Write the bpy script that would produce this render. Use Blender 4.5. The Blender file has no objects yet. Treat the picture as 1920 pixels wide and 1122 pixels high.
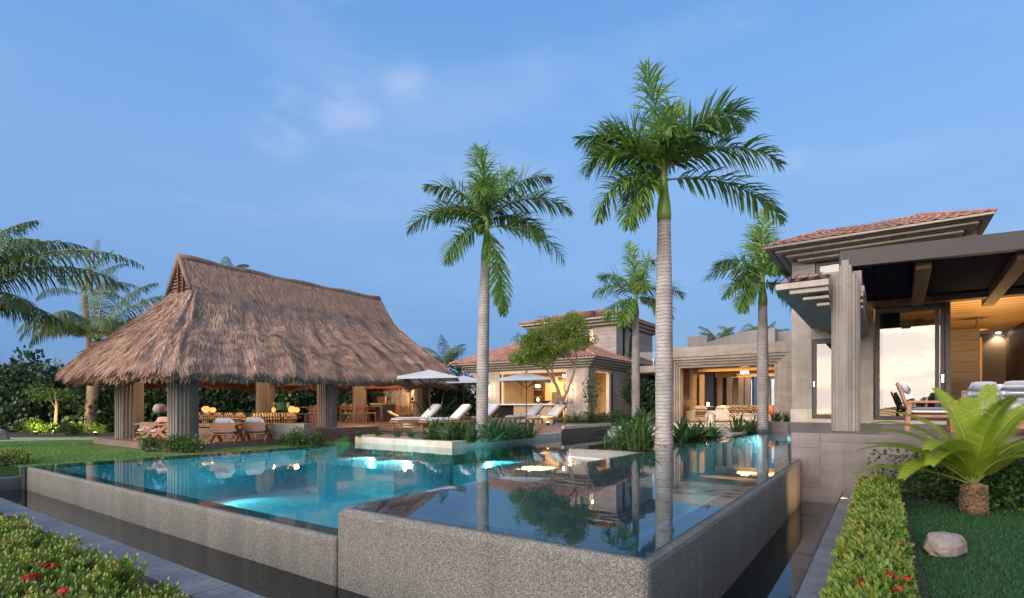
import bpy, math, random
import numpy as np
from mathutils import Vector, noise as mnoise
R = math.radians
random.seed(7); rng = np.random.default_rng(7)
S_ = bpy.context.scene
COL = S_.collection

# ---------------------------------------------------------------- camera, sky, sun, exposure
EYE, FPX, HORIZ, YAW = 1.30, 993.0, 760.0, R(35)
cy, sy = math.cos(YAW), math.sin(YAW)
cam_d = bpy.data.cameras.new('camera'); cam = bpy.data.objects.new('camera', cam_d); COL.objects.link(cam)
cam.location = (0, 0, EYE); cam.rotation_euler = (R(90), 0, YAW)
cam_d.sensor_width = 36; cam_d.lens = FPX / 1920 * 36; cam_d.shift_y = (HORIZ - 561) / 1920
cam_d.clip_end = 6000; cam_d.clip_start = 0.05
S_.camera = cam
S_.view_settings.view_transform = 'Standard'; S_.view_settings.look = 'None'
S_.view_settings.exposure = 2.13; S_.view_settings.gamma = 1.0; S_.view_settings.use_curve_mapping = False
S_.render.engine = 'CYCLES'
S_.cycles.use_denoising = True
S_.cycles.max_bounces = 8; S_.cycles.diffuse_bounces = 3; S_.cycles.glossy_bounces = 4
S_.cycles.transparent_max_bounces = 16; S_.cycles.caustics_reflective = False; S_.cycles.caustics_refractive = False
S_.cycles.sample_clamp_indirect = 4.0; S_.cycles.blur_glossy = 0.5

W = bpy.data.worlds.new('World'); S_.world = W; W.use_nodes = True
nt = W.node_tree; nt.nodes.clear()
def wn(t, **k):
    n = nt.nodes.new(t)
    for a, b in k.items(): setattr(n, a, b)
    return n
SUN_EL, SUN_AZ = R(2.5), R(186)          # the sun is just setting behind the camera
SKY_K = 0.15 * 2 ** 2.0                  # background strength times exposure
sky = wn('ShaderNodeTexSky', sky_type='NISHITA', sun_disc=False, sun_elevation=SUN_EL, sun_rotation=SUN_AZ,
         altitude=10, air_density=1.0, dust_density=0.6, ozone_density=2.5)
geo = wn('ShaderNodeTexCoord')
sep = wn('ShaderNodeSeparateXYZ'); nt.links.new(geo.outputs['Generated'], sep.inputs[0])
# the side away from the sun: the even blue of the rising earth shadow, paler above it
rampz = wn('ShaderNodeValToRGB'); e = rampz.color_ramp.elements
def sk(c): return tuple(v / SKY_K for v in c) + (1,)
e[0].position = 0.0; e[0].color = sk((0.135, 0.315, 0.66)); e[1].position = 1.0; e[1].color = sk((0.085, 0.27, 0.66))
for p_, c_ in ((0.10, (0.155, 0.345, 0.72)), (0.22, (0.215, 0.405, 0.785)), (0.36, (0.235, 0.428, 0.805)), (0.52, (0.172, 0.380, 0.790)), (0.66, (0.125, 0.33, 0.73))):
    q = e.new(p_); q.color = sk(c_)
nt.links.new(sep.outputs['Z'], rampz.inputs[0])
gain = wn('ShaderNodeMapRange'); gain.inputs['From Min'].default_value = 0.0; gain.inputs['From Max'].default_value = 0.5; gain.inputs['To Min'].default_value = 0.3
nt.links.new(sep.outputs['Z'], gain.inputs['Value'])
gm = wn('ShaderNodeVectorMath', operation='MULTIPLY'); nt.links.new(sky.outputs[0], gm.inputs[0]); nt.links.new(gain.outputs[0], gm.inputs[1])
away = wn('ShaderNodeMixRGB', blend_type='MIX'); away.inputs[0].default_value = 0.78
nt.links.new(gm.outputs[0], away.inputs[1]); nt.links.new(rampz.outputs[0], away.inputs[2])
side = wn('ShaderNodeMapRange', interpolation_type='SMOOTHSTEP'); side.inputs['From Min'].default_value = -0.7; side.inputs['From Max'].default_value = 0.05
nt.links.new(sep.outputs['Y'], side.inputs['Value'])
# the side of the sunset: pale glow low down, broken by long grey cloud
ramps = wn('ShaderNodeValToRGB'); e = ramps.color_ramp.elements
e[0].position = 0.0; e[0].color = sk((3.4, 2.5, 1.75)); e[1].position = 1.0; e[1].color = sk((0.085, 0.27, 0.66))
for p_, c_ in ((0.06, (3.3, 2.75, 2.1)), (0.15, (2.6, 2.5, 2.25)), (0.28, (1.3, 1.4, 1.5)), (0.5, (0.42, 0.58, 0.85)), (0.7, (0.16, 0.36, 0.75))):
    q = e.new(p_); q.color = sk(c_)
nt.links.new(sep.outputs['Z'], ramps.inputs[0])
glow = wn('ShaderNodeMixRGB', blend_type='MIX'); glow.inputs[0].default_value = 0.85
nt.links.new(sky.outputs[0], glow.inputs[1]); nt.links.new(ramps.outputs[0], glow.inputs[2])
mpk = wn('ShaderNodeMapping'); mpk.inputs['Scale'].default_value = (2.2, 2.2, 15); mpk.inputs['Location'].default_value = (0.7, 0.2, 0.35)
nt.links.new(geo.outputs['Generated'], mpk.inputs[0])
nzk = wn('ShaderNodeTexNoise'); nzk.inputs['Scale'].default_value = 1.8; nzk.inputs['Detail'].default_value = 7; nt.links.new(mpk.outputs[0], nzk.inputs['Vector'])
rk = wn('ShaderNodeMapRange', interpolation_type='SMOOTHSTEP'); rk.inputs['From Min'].default_value = 0.43; rk.inputs['From Max'].default_value = 0.53; rk.inputs['To Max'].default_value = 0.8
nt.links.new(nzk.outputs['Fac'], rk.inputs['Value'])
glc = wn('ShaderNodeMixRGB', blend_type='MIX'); nt.links.new(rk.outputs[0], glc.inputs[0]); nt.links.new(glow.outputs[0], glc.inputs[1]); glc.inputs[2].default_value = sk((0.75, 0.8, 0.9))
base = wn('ShaderNodeMixRGB', blend_type='MIX')
nt.links.new(side.outputs[0], base.inputs[0]); nt.links.new(glc.outputs[0], base.inputs[1]); nt.links.new(away.outputs[0], base.inputs[2])
# thin cloud: soft streaks over the whole dome, a few denser wisps
def cloud(scale, stretch, loc, lo, hi, amt, detail=8):
    mp = wn('ShaderNodeMapping'); mp.inputs['Scale'].default_value = stretch; mp.inputs['Location'].default_value = loc
    nt.links.new(geo.outputs['Generated'], mp.inputs[0])
    nz = wn('ShaderNodeTexNoise'); nz.inputs['Scale'].default_value = scale; nz.inputs['Detail'].default_value = detail; nz.inputs['Roughness'].default_value = 0.55
    nz.inputs['Distortion'].default_value = 0.25
    nt.links.new(mp.outputs[0], nz.inputs['Vector'])
    r = wn('ShaderNodeMapRange', interpolation_type='SMOOTHSTEP'); r.inputs['From Min'].default_value = lo; r.inputs['From Max'].default_value = hi; r.inputs['To Max'].default_value = amt
    nt.links.new(nz.outputs['Fac'], r.inputs['Value']); return r.outputs[0]
last = base.outputs[0]
for (sc_, st_, lo_, a0, a1, am) in ((1.5, (1.4, 1.4, 6.0), (0.35, 0.1, 0.4), 0.45, 0.75, 0.24), (2.6, (1.3, 1.3, 3.6), (1.25, 0.45, 0.75), 0.60, 0.78, 0.28)):
    hv = wn('ShaderNodeHueSaturation'); hv.inputs['Saturation'].default_value = 0.55; hv.inputs['Value'].default_value = 1.10
    nt.links.new(last, hv.inputs['Color'])
    cl = wn('ShaderNodeMixRGB', blend_type='MIX'); nt.links.new(cloud(sc_, st_, lo_, a0, a1, am), cl.inputs[0]); nt.links.new(last, cl.inputs[1]); nt.links.new(hv.outputs[0], cl.inputs[2])
    last = cl.outputs[0]
# one broken puff of fair weather cloud above the pavilion, at its own place in the sky
def dirv(px, py):
    v = Vector((cy * (px - 960) / FPX - sy, sy * (px - 960) / FPX + cy, (HORIZ - py) / FPX)); return v.normalized()
for (px_, py_, r_, am_) in ((530, 232, 0.075, 0.62), (650, 212, 0.075, 0.55), (755, 155, 0.06, 0.45), (1010, 125, 0.07, 0.15)):
    dt_ = wn('ShaderNodeVectorMath', operation='DISTANCE'); nrm_ = wn('ShaderNodeVectorMath', operation='NORMALIZE'); nt.links.new(geo.outputs['Generated'], nrm_.inputs[0])
    nt.links.new(nrm_.outputs[0], dt_.inputs[0]); dt_.inputs[1].default_value = dirv(px_, py_)
    mk_ = wn('ShaderNodeMapRange', interpolation_type='SMOOTHSTEP'); mk_.inputs['From Min'].default_value = r_; mk_.inputs['From Max'].default_value = 0.0; nt.links.new(dt_.outputs['Value'], mk_.inputs['Value'])
    mm_ = wn('ShaderNodeMath', operation='MULTIPLY'); nt.links.new(mk_.outputs[0], mm_.inputs[0]); nt.links.new(cloud(5.5, (1.0, 1.0, 2.4), (px_ * .01, .3, .8), 0.34, 0.62, am_, 9), mm_.inputs[1])
    cl = wn('ShaderNodeMixRGB', blend_type='MIX'); nt.links.new(mm_.outputs[0], cl.inputs[0]); nt.links.new(last, cl.inputs[1]); cl.inputs[2].default_value = sk((0.50, 0.60, 0.86))
    last = cl.outputs[0]
bg = wn('ShaderNodeBackground'); bg.inputs[1].default_value = 0.15
nt.links.new(last, bg.inputs[0])
wo = wn('ShaderNodeOutputWorld'); nt.links.new(bg.outputs[0], wo.inputs[0])

sun_d = bpy.data.lights.new('sun', 'SUN'); sun_d.energy = 1.15; sun_d.angle = R(60); sun_d.color = (1.0, 0.87, 0.76)
sun = bpy.data.objects.new('sun', sun_d); COL.objects.link(sun)
sd = Vector((-0.10, -0.98, 0.55)).normalized()       # towards the afterglow
sun.rotation_euler = sd.to_track_quat('Z', 'Y').to_euler()

# ---------------------------------------------------------------- placing
def pt(px, D, z):                                     # a point at depth D seen at photo column px
    xc = (px - 960) / FPX * D
    return Vector((cy * xc - sy * D, sy * xc + cy * D, z))
def gp(px, py, z):                                    # a point of the level z
    return pt(px, (EYE - z) * FPX / (py - HORIZ), z)
def zat(py, D): return EYE + (HORIZ - py) / FPX * D
RIGHT = Vector((cy, sy, 0)); FWD = Vector((-sy, cy, 0))

# ---------------------------------------------------------------- materials
MATS = {}
def nm(name):
    m = bpy.data.materials.new(name); m.use_nodes = True; t = m.node_tree; t.nodes.clear()
    o = t.nodes.new('ShaderNodeOutputMaterial'); MATS[name] = m
    return m, t, o
def N(t, ty, ins=None, **k):
    n = t.nodes.new(ty)
    for a, b in k.items(): setattr(n, a, b)
    for a, b in (ins or {}).items():
        if hasattr(b, 'is_output'): t.links.new(b, n.inputs[a])
        else: n.inputs[a].default_value = b
    return n
def c4(c): return (c[0], c[1], c[2], 1)
def surf(name, c1, c2=None, scale=3.0, rough=0.7, bump=0.0, bscale=None, stretch=(1, 1, 1), metallic=0, detail=6,
         fine=0.0, fscale=60, lo=0.35, hi=0.65, spec=0.5, rnd=0.0, coat=0.0, streak=0.0):
    """a solid surface: two-tone noise, optional fine grain, bump and a per-piece shift of value"""
    m, t, o = nm(name)
    tc = N(t, 'ShaderNodeTexCoord'); mpn = N(t, 'ShaderNodeMapping', {'Vector': tc.outputs['Object'], 'Scale': stretch})
    n1 = N(t, 'ShaderNodeTexNoise', {'Vector': mpn.outputs[0], 'Scale': scale, 'Detail': detail, 'Roughness': 0.6})
    rp = N(t, 'ShaderNodeMapRange', {'Value': n1.outputs['Fac'], 'From Min': lo, 'From Max': hi})
    mx = N(t, 'ShaderNodeMixRGB', {0: rp.outputs[0], 1: c4(c1), 2: c4(c2 or c1)})
    col = mx.outputs[0]
    n2 = N(t, 'ShaderNodeTexNoise', {'Vector': mpn.outputs[0], 'Scale': bscale or fscale, 'Detail': 4})
    if fine:
        f1 = N(t, 'ShaderNodeMapRange', {'Value': n2.outputs['Fac'], 'From Min': 0.3, 'From Max': 0.7, 'To Min': 1 - fine, 'To Max': 1 + fine})
        col = N(t, 'ShaderNodeVectorMath', {0: col, 1: f1.outputs[0]}, operation='MULTIPLY').outputs[0]
    if streak:                                # rain streaks: noise drawn out along the height
        ms_ = N(t, 'ShaderNodeMapping', {'Vector': tc.outputs['Object'], 'Scale': (3.2, 3.2, 0.22)})
        n3 = N(t, 'ShaderNodeTexNoise', {'Vector': ms_.outputs[0], 'Scale': 1.7, 'Detail': 5, 'Roughness': 0.65})
        n4 = N(t, 'ShaderNodeTexNoise', {'Vector': tc.outputs['Object'], 'Scale': 0.7, 'Detail': 3})
        f3 = N(t, 'ShaderNodeMapRange', {'Value': n3.outputs['Fac'], 'From Min': 0.35, 'From Max': 0.7, 'To Min': 1 + streak * .5, 'To Max': 1 - streak})
        f4 = N(t, 'ShaderNodeMapRange', {'Value': n4.outputs['Fac'], 'From Min': 0.3, 'From Max': 0.7, 'To Min': 1 - streak * .6, 'To Max': 1 + streak * .6})
        col = N(t, 'ShaderNodeVectorMath', {0: col, 1: f3.outputs[0]}, operation='MULTIPLY').outputs[0]
        col = N(t, 'ShaderNodeVectorMath', {0: col, 1: f4.outputs[0]}, operation='MULTIPLY').outputs[0]
    if rnd:
        oi = N(t, 'ShaderNodeObjectInfo')
        f2 = N(t, 'ShaderNodeMapRange', {'Value': oi.outputs['Random'], 'To Min': 1 - rnd, 'To Max': 1 + rnd})
        col = N(t, 'ShaderNodeVectorMath', {0: col, 1: f2.outputs[0]}, operation='MULTIPLY').outputs[0]
    p = N(t, 'ShaderNodeBsdfPrincipled', {'Base Color': col, 'Roughness': rough, 'Metallic': metallic, 'Specular IOR Level': spec, 'Coat Weight': coat})
    if bump:
        b = N(t, 'ShaderNodeBump', {'Height': n2.outputs['Fac'], 'Strength': bump, 'Distance': 0.02})
        t.links.new(b.outputs[0], p.inputs['Normal'])
    t.links.new(p.outputs[0], o.inputs[0])
    return m
def leafmat(name, c1, c2, rough=0.45, trans=0.35, spec=0.4, dead=None):
    """foliage: leaves vary by the 'rnd' number of each face; some light passes through"""
    m, t, o = nm(name)
    at = N(t, 'ShaderNodeAttribute', attribute_name='rnd')
    mx = N(t, 'ShaderNodeMixRGB', {0: at.outputs['Fac'], 1: c4(c1), 2: c4(c2)})
    if dead:
        rp = N(t, 'ShaderNodeMapRange', {'Value': at.outputs['Fac'], 'From Min': 0.955, 'From Max': 0.985})
        mx = N(t, 'ShaderNodeMixRGB', {0: rp.outputs[0], 1: mx.outputs[0], 2: c4(dead)})
    p = N(t, 'ShaderNodeBsdfPrincipled', {'Base Color': mx.outputs[0], 'Roughness': rough, 'Specular IOR Level': spec})
    tl = N(t, 'ShaderNodeBsdfTranslucent', {'Color': mx.outputs[0]})
    ms = N(t, 'ShaderNodeMixShader', {0: trans, 1: p.outputs[0], 2: tl.outputs[0]})
    t.links.new(ms.outputs[0], o.inputs[0])
    return m
def emit(name, c, s):
    m, t, o = nm(name)
    e = N(t, 'ShaderNodeEmission', {'Color': c4(c), 'Strength': s * 0.3}); t.links.new(e.outputs[0], o.inputs[0])
    return m
def stripes(name, c1, c2, scale, axis='X', rough=0.85, duty=0.5, dist=0.0):
    m, t, o = nm(name)
    tc = N(t, 'ShaderNodeTexCoord')
    wv = N(t, 'ShaderNodeTexWave', {'Vector': tc.outputs['Object'], 'Scale': scale, 'Distortion': dist, 'Detail': 1.0}, wave_type='BANDS', bands_direction=axis)
    rp = N(t, 'ShaderNodeMapRange', {'Value': wv.outputs['Fac'], 'From Min': duty - 0.08, 'From Max': duty + 0.08})
    mx = N(t, 'ShaderNodeMixRGB', {0: rp.outputs[0], 1: c4(c1), 2: c4(c2)})
    p = N(t, 'ShaderNodeBsdfPrincipled', {'Base Color': mx.outputs[0], 'Roughness': rough})
    t.links.new(p.outputs[0], o.inputs[0])
    return m
def water(name, tintc, ripple, rscale, rough=0.012):
    m, t, o = nm(name)
    tc = N(t, 'ShaderNodeTexCoord')
    mpn = N(t, 'ShaderNodeMapping', {'Vector': tc.outputs['Object'], 'Scale': (1, 1.0, 1)})
    n1 = N(t, 'ShaderNodeTexNoise', {'Vector': mpn.outputs[0], 'Scale': rscale, 'Detail': 3, 'Roughness': 0.5})
    b = N(t, 'ShaderNodeBump', {'Height': n1.outputs['Fac'], 'Strength': ripple, 'Distance': 0.05})
    fr = N(t, 'ShaderNodeFresnel', {'IOR': 1.33, 'Normal': b.outputs[0]})
    tr = N(t, 'ShaderNodeBsdfTransparent', {'Color': c4(tintc)})
    gl = N(t, 'ShaderNodeBsdfGlossy', {'Color': (1, 1, 1, 1), 'Roughness': rough, 'Normal': b.outputs[0]})
    ms = N(t, 'ShaderNodeMixShader', {0: fr.outputs[0], 1: tr.outputs[0], 2: gl.outputs[0]})
    t.links.new(ms.outputs[0], o.inputs[0])
    return m
def glassmat(name, tintc=(0.9, 0.95, 0.95), boost=1.0):
    m, t, o = nm(name)
    fr = N(t, 'ShaderNodeFresnel', {'IOR': 1.5})
    f2 = N(t, 'ShaderNodeMath', {0: fr.outputs[0], 1: boost}, operation='MULTIPLY', use_clamp=True)
    tr = N(t, 'ShaderNodeBsdfTransparent', {'Color': c4(tintc)})
    gl = N(t, 'ShaderNodeBsdfGlossy', {'Color': (1, 1, 1, 1), 'Roughness': 0.005})
    ms = N(t, 'ShaderNodeMixShader', {0: f2.outputs[0], 1: tr.outputs[0], 2: gl.outputs[0]})
    t.links.new(ms.outputs[0], o.inputs[0])
    return m
def pebble(name):
    """washed aggregate: small stones of several greys with rain streaks"""
    m, t, o = nm(name)
    tc = N(t, 'ShaderNodeTexCoord')
    v = N(t, 'ShaderNodeTexVoronoi', {'Vector': tc.outputs['Object'], 'Scale': 165.0})
    r1 = N(t, 'ShaderNodeValToRGB', {0: N(t, 'ShaderNodeSeparateColor', {0: v.outputs['Color']}).outputs[0]})
    e = r1.color_ramp.elements
    e[0].position = 0.0; e[0].color = (0.05, 0.049, 0.046, 1); e[1].position = 1.0; e[1].color = (0.27, 0.26, 0.235, 1)
    e2 = r1.color_ramp.elements.new(0.45); e2.color = (0.118, 0.112, 0.102, 1)
    st = N(t, 'ShaderNodeMapping', {'Vector': tc.outputs['Object'], 'Scale': (2.2, 2.2, 0.25)})
    n1 = N(t, 'ShaderNodeTexNoise', {'Vector': st.outputs[0], 'Scale': 1.6, 'Detail': 5})
    f1 = N(t, 'ShaderNodeMapRange', {'Value': n1.outputs['Fac'], 'From Min': 0.3, 'From Max': 0.7, 'To Min': 0.84, 'To Max': 1.16})
    mu = N(t, 'ShaderNodeVectorMath', {0: r1.outputs[0], 1: f1.outputs[0]}, operation='MULTIPLY')
    p = N(t, 'ShaderNodeBsdfPrincipled', {'Base Color': mu.outputs[0], 'Roughness': 0.55})
    b = N(t, 'ShaderNodeBump', {'Height': v.outputs['Distance'], 'Strength': 0.7, 'Distance': 0.006}, invert=True)
    t.links.new(b.outputs[0], p.inputs['Normal'])
    t.links.new(p.outputs[0], o.inputs[0])
    return m
def trunkmat(name, c1, c2, ring, freq):
    m, t, o = nm(name)
    tc = N(t, 'ShaderNodeTexCoord')
    n0 = N(t, 'ShaderNodeTexNoise', {'Vector': tc.outputs['Object'], 'Scale': 3.0, 'Detail': 5})
    wv = N(t, 'ShaderNodeTexWave', {'Vector': tc.outputs['Object'], 'Scale': freq, 'Distortion': 3.6, 'Detail': 3.0, 'Detail Scale': 1.6}, wave_type='BANDS', bands_direction='Z')
    rp = N(t, 'ShaderNodeMapRange', {'Value': wv.outputs['Fac'], 'From Min': 0.0, 'From Max': 0.16})
    mx = N(t, 'ShaderNodeMixRGB', {0: N(t, 'ShaderNodeMapRange', {'Value': n0.outputs['Fac'], 'From Min': 0.35, 'From Max': 0.65}).outputs[0], 1: c4(c1), 2: c4(c2)})
    m2 = N(t, 'ShaderNodeMixRGB', {0: rp.outputs[0], 1: c4(ring), 2: mx.outputs[0]})
    p = N(t, 'ShaderNodeBsdfPrincipled', {'Base Color': m2.outputs[0], 'Roughness': 0.8})
    b = N(t, 'ShaderNodeBump', {'Height': rp.outputs[0], 'Strength': 0.5, 'Distance': 0.02})
    t.links.new(b.outputs[0], p.inputs['Normal']); t.links.new(p.outputs[0], o.inputs[0])
    return m
def attrmat(name, c1, c2, c3, rough=0.9):
    m, t, o = nm(name)
    at = N(t, 'ShaderNodeAttribute', attribute_name='rnd')
    r1 = N(t, 'ShaderNodeValToRGB', {0: at.outputs['Fac']})
    e = r1.color_ramp.elements
    e[0].color = c4(c1); e[1].color = c4(c3); x = e.new(0.55); x.color = c4(c2)
    p = N(t, 'ShaderNodeBsdfPrincipled', {'Base Color': r1.outputs[0], 'Roughness': rough, 'Specular IOR Level': 0.2})
    t.links.new(p.outputs[0], o.inputs[0])
    return m

pebble('pebble')
surf('stone', (0.40, 0.345, 0.305), (0.305, 0.262, 0.232), 1.3, 0.75, 0.3, 40, fine=0.12, stretch=(1, 1, 1.6), streak=0.16)
surf('stone_pier', (0.235, 0.20, 0.178), (0.17, 0.148, 0.132), 1.8, 0.75, 0.3, 40, fine=0.14, stretch=(1, 1, 0.6), streak=0.2)
surf('stone_course', (0.33, 0.288, 0.26), (0.25, 0.217, 0.197), 1.8, 0.75, 0.25, 40, fine=0.10, rnd=0.1)
surf('plinth_stone', (0.155, 0.122, 0.122), (0.085, 0.067, 0.070), 0.8, 0.42, 0.15, 30, fine=0.1, stretch=(0.6, 0.6, 2.4), streak=0.2)
surf('band_stone', (0.40, 0.34, 0.285), (0.31, 0.26, 0.215), 2.0, 0.75, 0.2, 40, fine=0.12, stretch=(0.7, 0.7, 2.5), streak=0.14)
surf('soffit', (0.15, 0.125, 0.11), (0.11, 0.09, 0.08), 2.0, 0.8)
surf('cream_stone', (0.56, 0.49, 0.41), (0.44, 0.38, 0.31), 2.5, 0.6, 0.15, 50, fine=0.08, rnd=0.05, streak=0.12)
surf('bluestone', (0.15, 0.155, 0.17), (0.09, 0.095, 0.11), 2.5, 0.45, 0.25, 25, fine=0.25)
surf('dark_stone', (0.05, 0.05, 0.055), (0.03, 0.03, 0.035), 2.5, 0.4)
surf('deck', (0.20, 0.135, 0.11), (0.13, 0.085, 0.07), 3, 0.45, 0.1, 30, stretch=(0.3, 3, 1), rnd=0.14)
surf('pool_tile', (0.30, 0.64, 0.70), (0.25, 0.56, 0.64), 6, 0.4, 0.0, fine=0.1, fscale=30)
surf('pool_dark', (0.10, 0.34, 0.52), (0.08, 0.28, 0.45), 4, 0.4, fine=0.1, fscale=30)
surf('trough_stone', (0.035, 0.045, 0.05), (0.02, 0.028, 0.034), 4, 0.5)
surf('teak', (0.40, 0.19, 0.095), (0.30, 0.135, 0.065), 4, 0.5, 0.08, 40, stretch=(1, 1, 5), rnd=0.1)
surf('rosewood', (0.36, 0.15, 0.09), (0.26, 0.10, 0.06), 4, 0.45, stretch=(1, 1, 5))
surf('dark_wood', (0.07, 0.035, 0.025), (0.045, 0.022, 0.016), 3, 0.5, stretch=(4, 4, 1))
surf('red_beam', (0.14, 0.05, 0.03), (0.09, 0.03, 0.02), 4, 0.6, stretch=(1, 3, 1))
surf('bronze', (0.035, 0.03, 0.03), (0.028, 0.024, 0.024), 3, 0.4, metallic=0.3)
surf('steel_beam', (0.030, 0.024, 0.025), (0.025, 0.020, 0.021), 1.5, 0.55)
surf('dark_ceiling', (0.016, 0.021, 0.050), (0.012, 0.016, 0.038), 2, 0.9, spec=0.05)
surf('rough_timber', (0.22, 0.13, 0.08), (0.12, 0.07, 0.045), 7, 0.7, 0.5, 30, stretch=(1, 0.4, 1))
surf('white_fabric', (0.72, 0.70, 0.70), (0.66, 0.64, 0.65), 5, 0.9, 0.1, 120)
surf('grey_fabric', (0.42, 0.42, 0.46), (0.36, 0.36, 0.40), 5, 0.9, 0.1, 120)
surf('canopy_fabric', (0.50, 0.51, 0.57), (0.46, 0.47, 0.53), 2, 0.9)
surf('tan_fabric', (0.46, 0.33, 0.23), (0.40, 0.28, 0.19), 5, 0.9, 0.1, 100)
surf('plaster_warm', (0.66, 0.52, 0.36), (0.60, 0.47, 0.32), 2, 0.85)
surf('ceiling_wood', (0.55, 0.36, 0.17), (0.46, 0.29, 0.13), 2, 0.55, stretch=(0.5, 6, 1))
surf('panel_wood', (0.16, 0.135, 0.11), (0.12, 0.10, 0.08), 2, 0.6, stretch=(0.5, 1, 6), rnd=0.08)
surf('black', (0.012, 0.012, 0.014), (0.009, 0.009, 0.01), 2, 0.3)
surf('grey_panel', (0.12, 0.12, 0.12), (0.09, 0.09, 0.09), 2, 0.4)
surf('tile_clay', (0.42, 0.22, 0.155), (0.27, 0.135, 0.10), 1.2, 0.75, 0.3, 12, fine=0.35, fscale=9)
surf('roof_grey', (0.26, 0.23, 0.23), (0.21, 0.19, 0.19), 1.2, 0.8, streak=0.14)
surf('soil', (0.035, 0.025, 0.018), (0.02, 0.015, 0.01), 6, 0.95, 0.6, 20)
surf('sand', (0.25, 0.21, 0.16), (0.2, 0.17, 0.13), 0.5, 0.95)
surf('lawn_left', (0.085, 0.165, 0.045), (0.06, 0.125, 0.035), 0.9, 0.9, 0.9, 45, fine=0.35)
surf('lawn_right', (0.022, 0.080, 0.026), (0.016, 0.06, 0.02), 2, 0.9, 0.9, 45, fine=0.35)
surf('rock', (0.27, 0.22, 0.20), (0.17, 0.14, 0.13), 5, 0.85, 0.6, 18, fine=0.15)
surf('bark', (0.22, 0.15, 0.10), (0.13, 0.085, 0.06), 6, 0.85, 0.5, 25, stretch=(3, 3, 0.7))
surf('bark_pale', (0.40, 0.29, 0.22), (0.27, 0.19, 0.14), 6, 0.85, 0.5, 25, stretch=(3, 3, 0.7))
surf('cycad_bark', (0.22, 0.14, 0.075), (0.05, 0.032, 0.02), 14, 0.9, 0.9, 26, stretch=(1, 1, 1.6))
surf('green_shaft', (0.19, 0.27, 0.035), (0.13, 0.21, 0.03), 3, 0.4, stretch=(3, 3, 0.4))
surf('rachis', (0.20, 0.24, 0.06), (0.15, 0.19, 0.045), 3, 0.5)
surf('metal', (0.55, 0.55, 0.55), None, 3, 0.25, metallic=1.0)
surf('ceramic_orange', (0.60, 0.18, 0.06), (0.5, 0.14, 0.05), 3, 0.4)
surf('green_ceramic', (0.015, 0.10, 0.075), (0.01, 0.08, 0.06), 3, 0.3)
surf('curtain', (0.34, 0.37, 0.36), (0.30, 0.33, 0.32), 3, 0.9)
trunkmat('royal_trunk', (0.39, 0.35, 0.338), (0.25, 0.215, 0.20), (0.19, 0.15, 0.135), 3.4)
trunkmat('coco_trunk', (0.25, 0.18, 0.15), (0.18, 0.125, 0.10), (0.09, 0.06, 0.05), 3.2)
attrmat('thatch', (0.23, 0.135, 0.10), (0.51, 0.325, 0.24), (0.76, 0.54, 0.37))
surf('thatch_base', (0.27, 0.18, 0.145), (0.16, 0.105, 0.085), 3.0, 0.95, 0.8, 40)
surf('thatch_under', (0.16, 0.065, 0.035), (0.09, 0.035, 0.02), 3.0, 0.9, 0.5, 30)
leafmat('royal_leaf', (0.055, 0.145, 0.035), (0.205, 0.330, 0.060), 0.4)
leafmat('coco_leaf', (0.045, 0.095, 0.035), (0.150, 0.200, 0.060), 0.45)
leafmat('cycad_leaf', (0.15, 0.235, 0.016), (0.33, 0.41, 0.030), 0.45, 0.42)
leafmat('strap_leaf', (0.030, 0.085, 0.020), (0.085, 0.165, 0.040), 0.35, dead=(0.30, 0.24, 0.07))
leafmat('grape_leaf', (0.014, 0.038, 0.015), (0.050, 0.092, 0.040), 0.32, 0.2, dead=(0.20, 0.12, 0.04))
leafmat('ixora_leaf', (0.045, 0.110, 0.014), (0.235, 0.32, 0.040), 0.4, dead=(0.34, 0.20, 0.05))
leafmat('shrub_leaf', (0.025, 0.07, 0.016), (0.085, 0.16, 0.032), 0.4)
leafmat('bright_leaf', (0.05, 0.12, 0.016), (0.14, 0.22, 0.03), 0.45)
leafmat('tree_leaf', (0.13, 0.20, 0.03), (0.30, 0.36, 0.06), 0.5)
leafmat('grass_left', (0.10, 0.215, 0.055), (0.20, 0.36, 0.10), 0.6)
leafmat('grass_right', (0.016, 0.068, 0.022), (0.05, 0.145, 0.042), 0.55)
leafmat('petal', (0.50, 0.018, 0.012), (0.70, 0.055, 0.028), 0.5, 0.25)
leafmat('petal_yellow', (0.60, 0.38, 0.03), (0.75, 0.5, 0.06), 0.5, 0.25)
stripes('pillow_stripe', (0.055, 0.032, 0.018), (0.50, 0.40, 0.26), 3.4, 'X', duty=0.42, dist=1.2)
stripes('pillow_grey', (0.66, 0.65, 0.66), (0.33, 0.33, 0.37), 2.6, 'Z', duty=0.30)
stripes('pillow_pattern', (0.07, 0.04, 0.03), (0.75, 0.62, 0.48), 3.6, 'DIAGONAL', duty=0.5, dist=5)
stripes('towel_stripe', (0.70, 0.52, 0.10), (0.75, 0.70, 0.60), 2.2, 'X', duty=0.5)
water('water_upper', (0.38, 0.80, 0.92), 0.024, 1.9)
water('water_lower', (0.32, 0.90, 0.96), 0.034, 2.2)
water('water_trough', (0.35, 0.5, 0.55), 0.02, 2.0)
glassmat('glass'); glassmat('glass_strong', (0.50, 0.50, 0.48), 2.5); glassmat('glass_rail', (0.70, 0.80, 0.78), 0.8)
emit('lamp_warm', (1.0, 0.62, 0.26), 14); emit('lamp_orange', (1.0, 0.34, 0.10), 1.6); emit('lamp_white', (1.0, 0.95, 0.80), 30)
emit('lamp_soft', (1.0, 0.70, 0.36), 4); emit('pool_lamp', (0.80, 1.0, 0.92), 40); emit('lamp_yellow', (1.0, 0.72, 0.18), 16)

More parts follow.
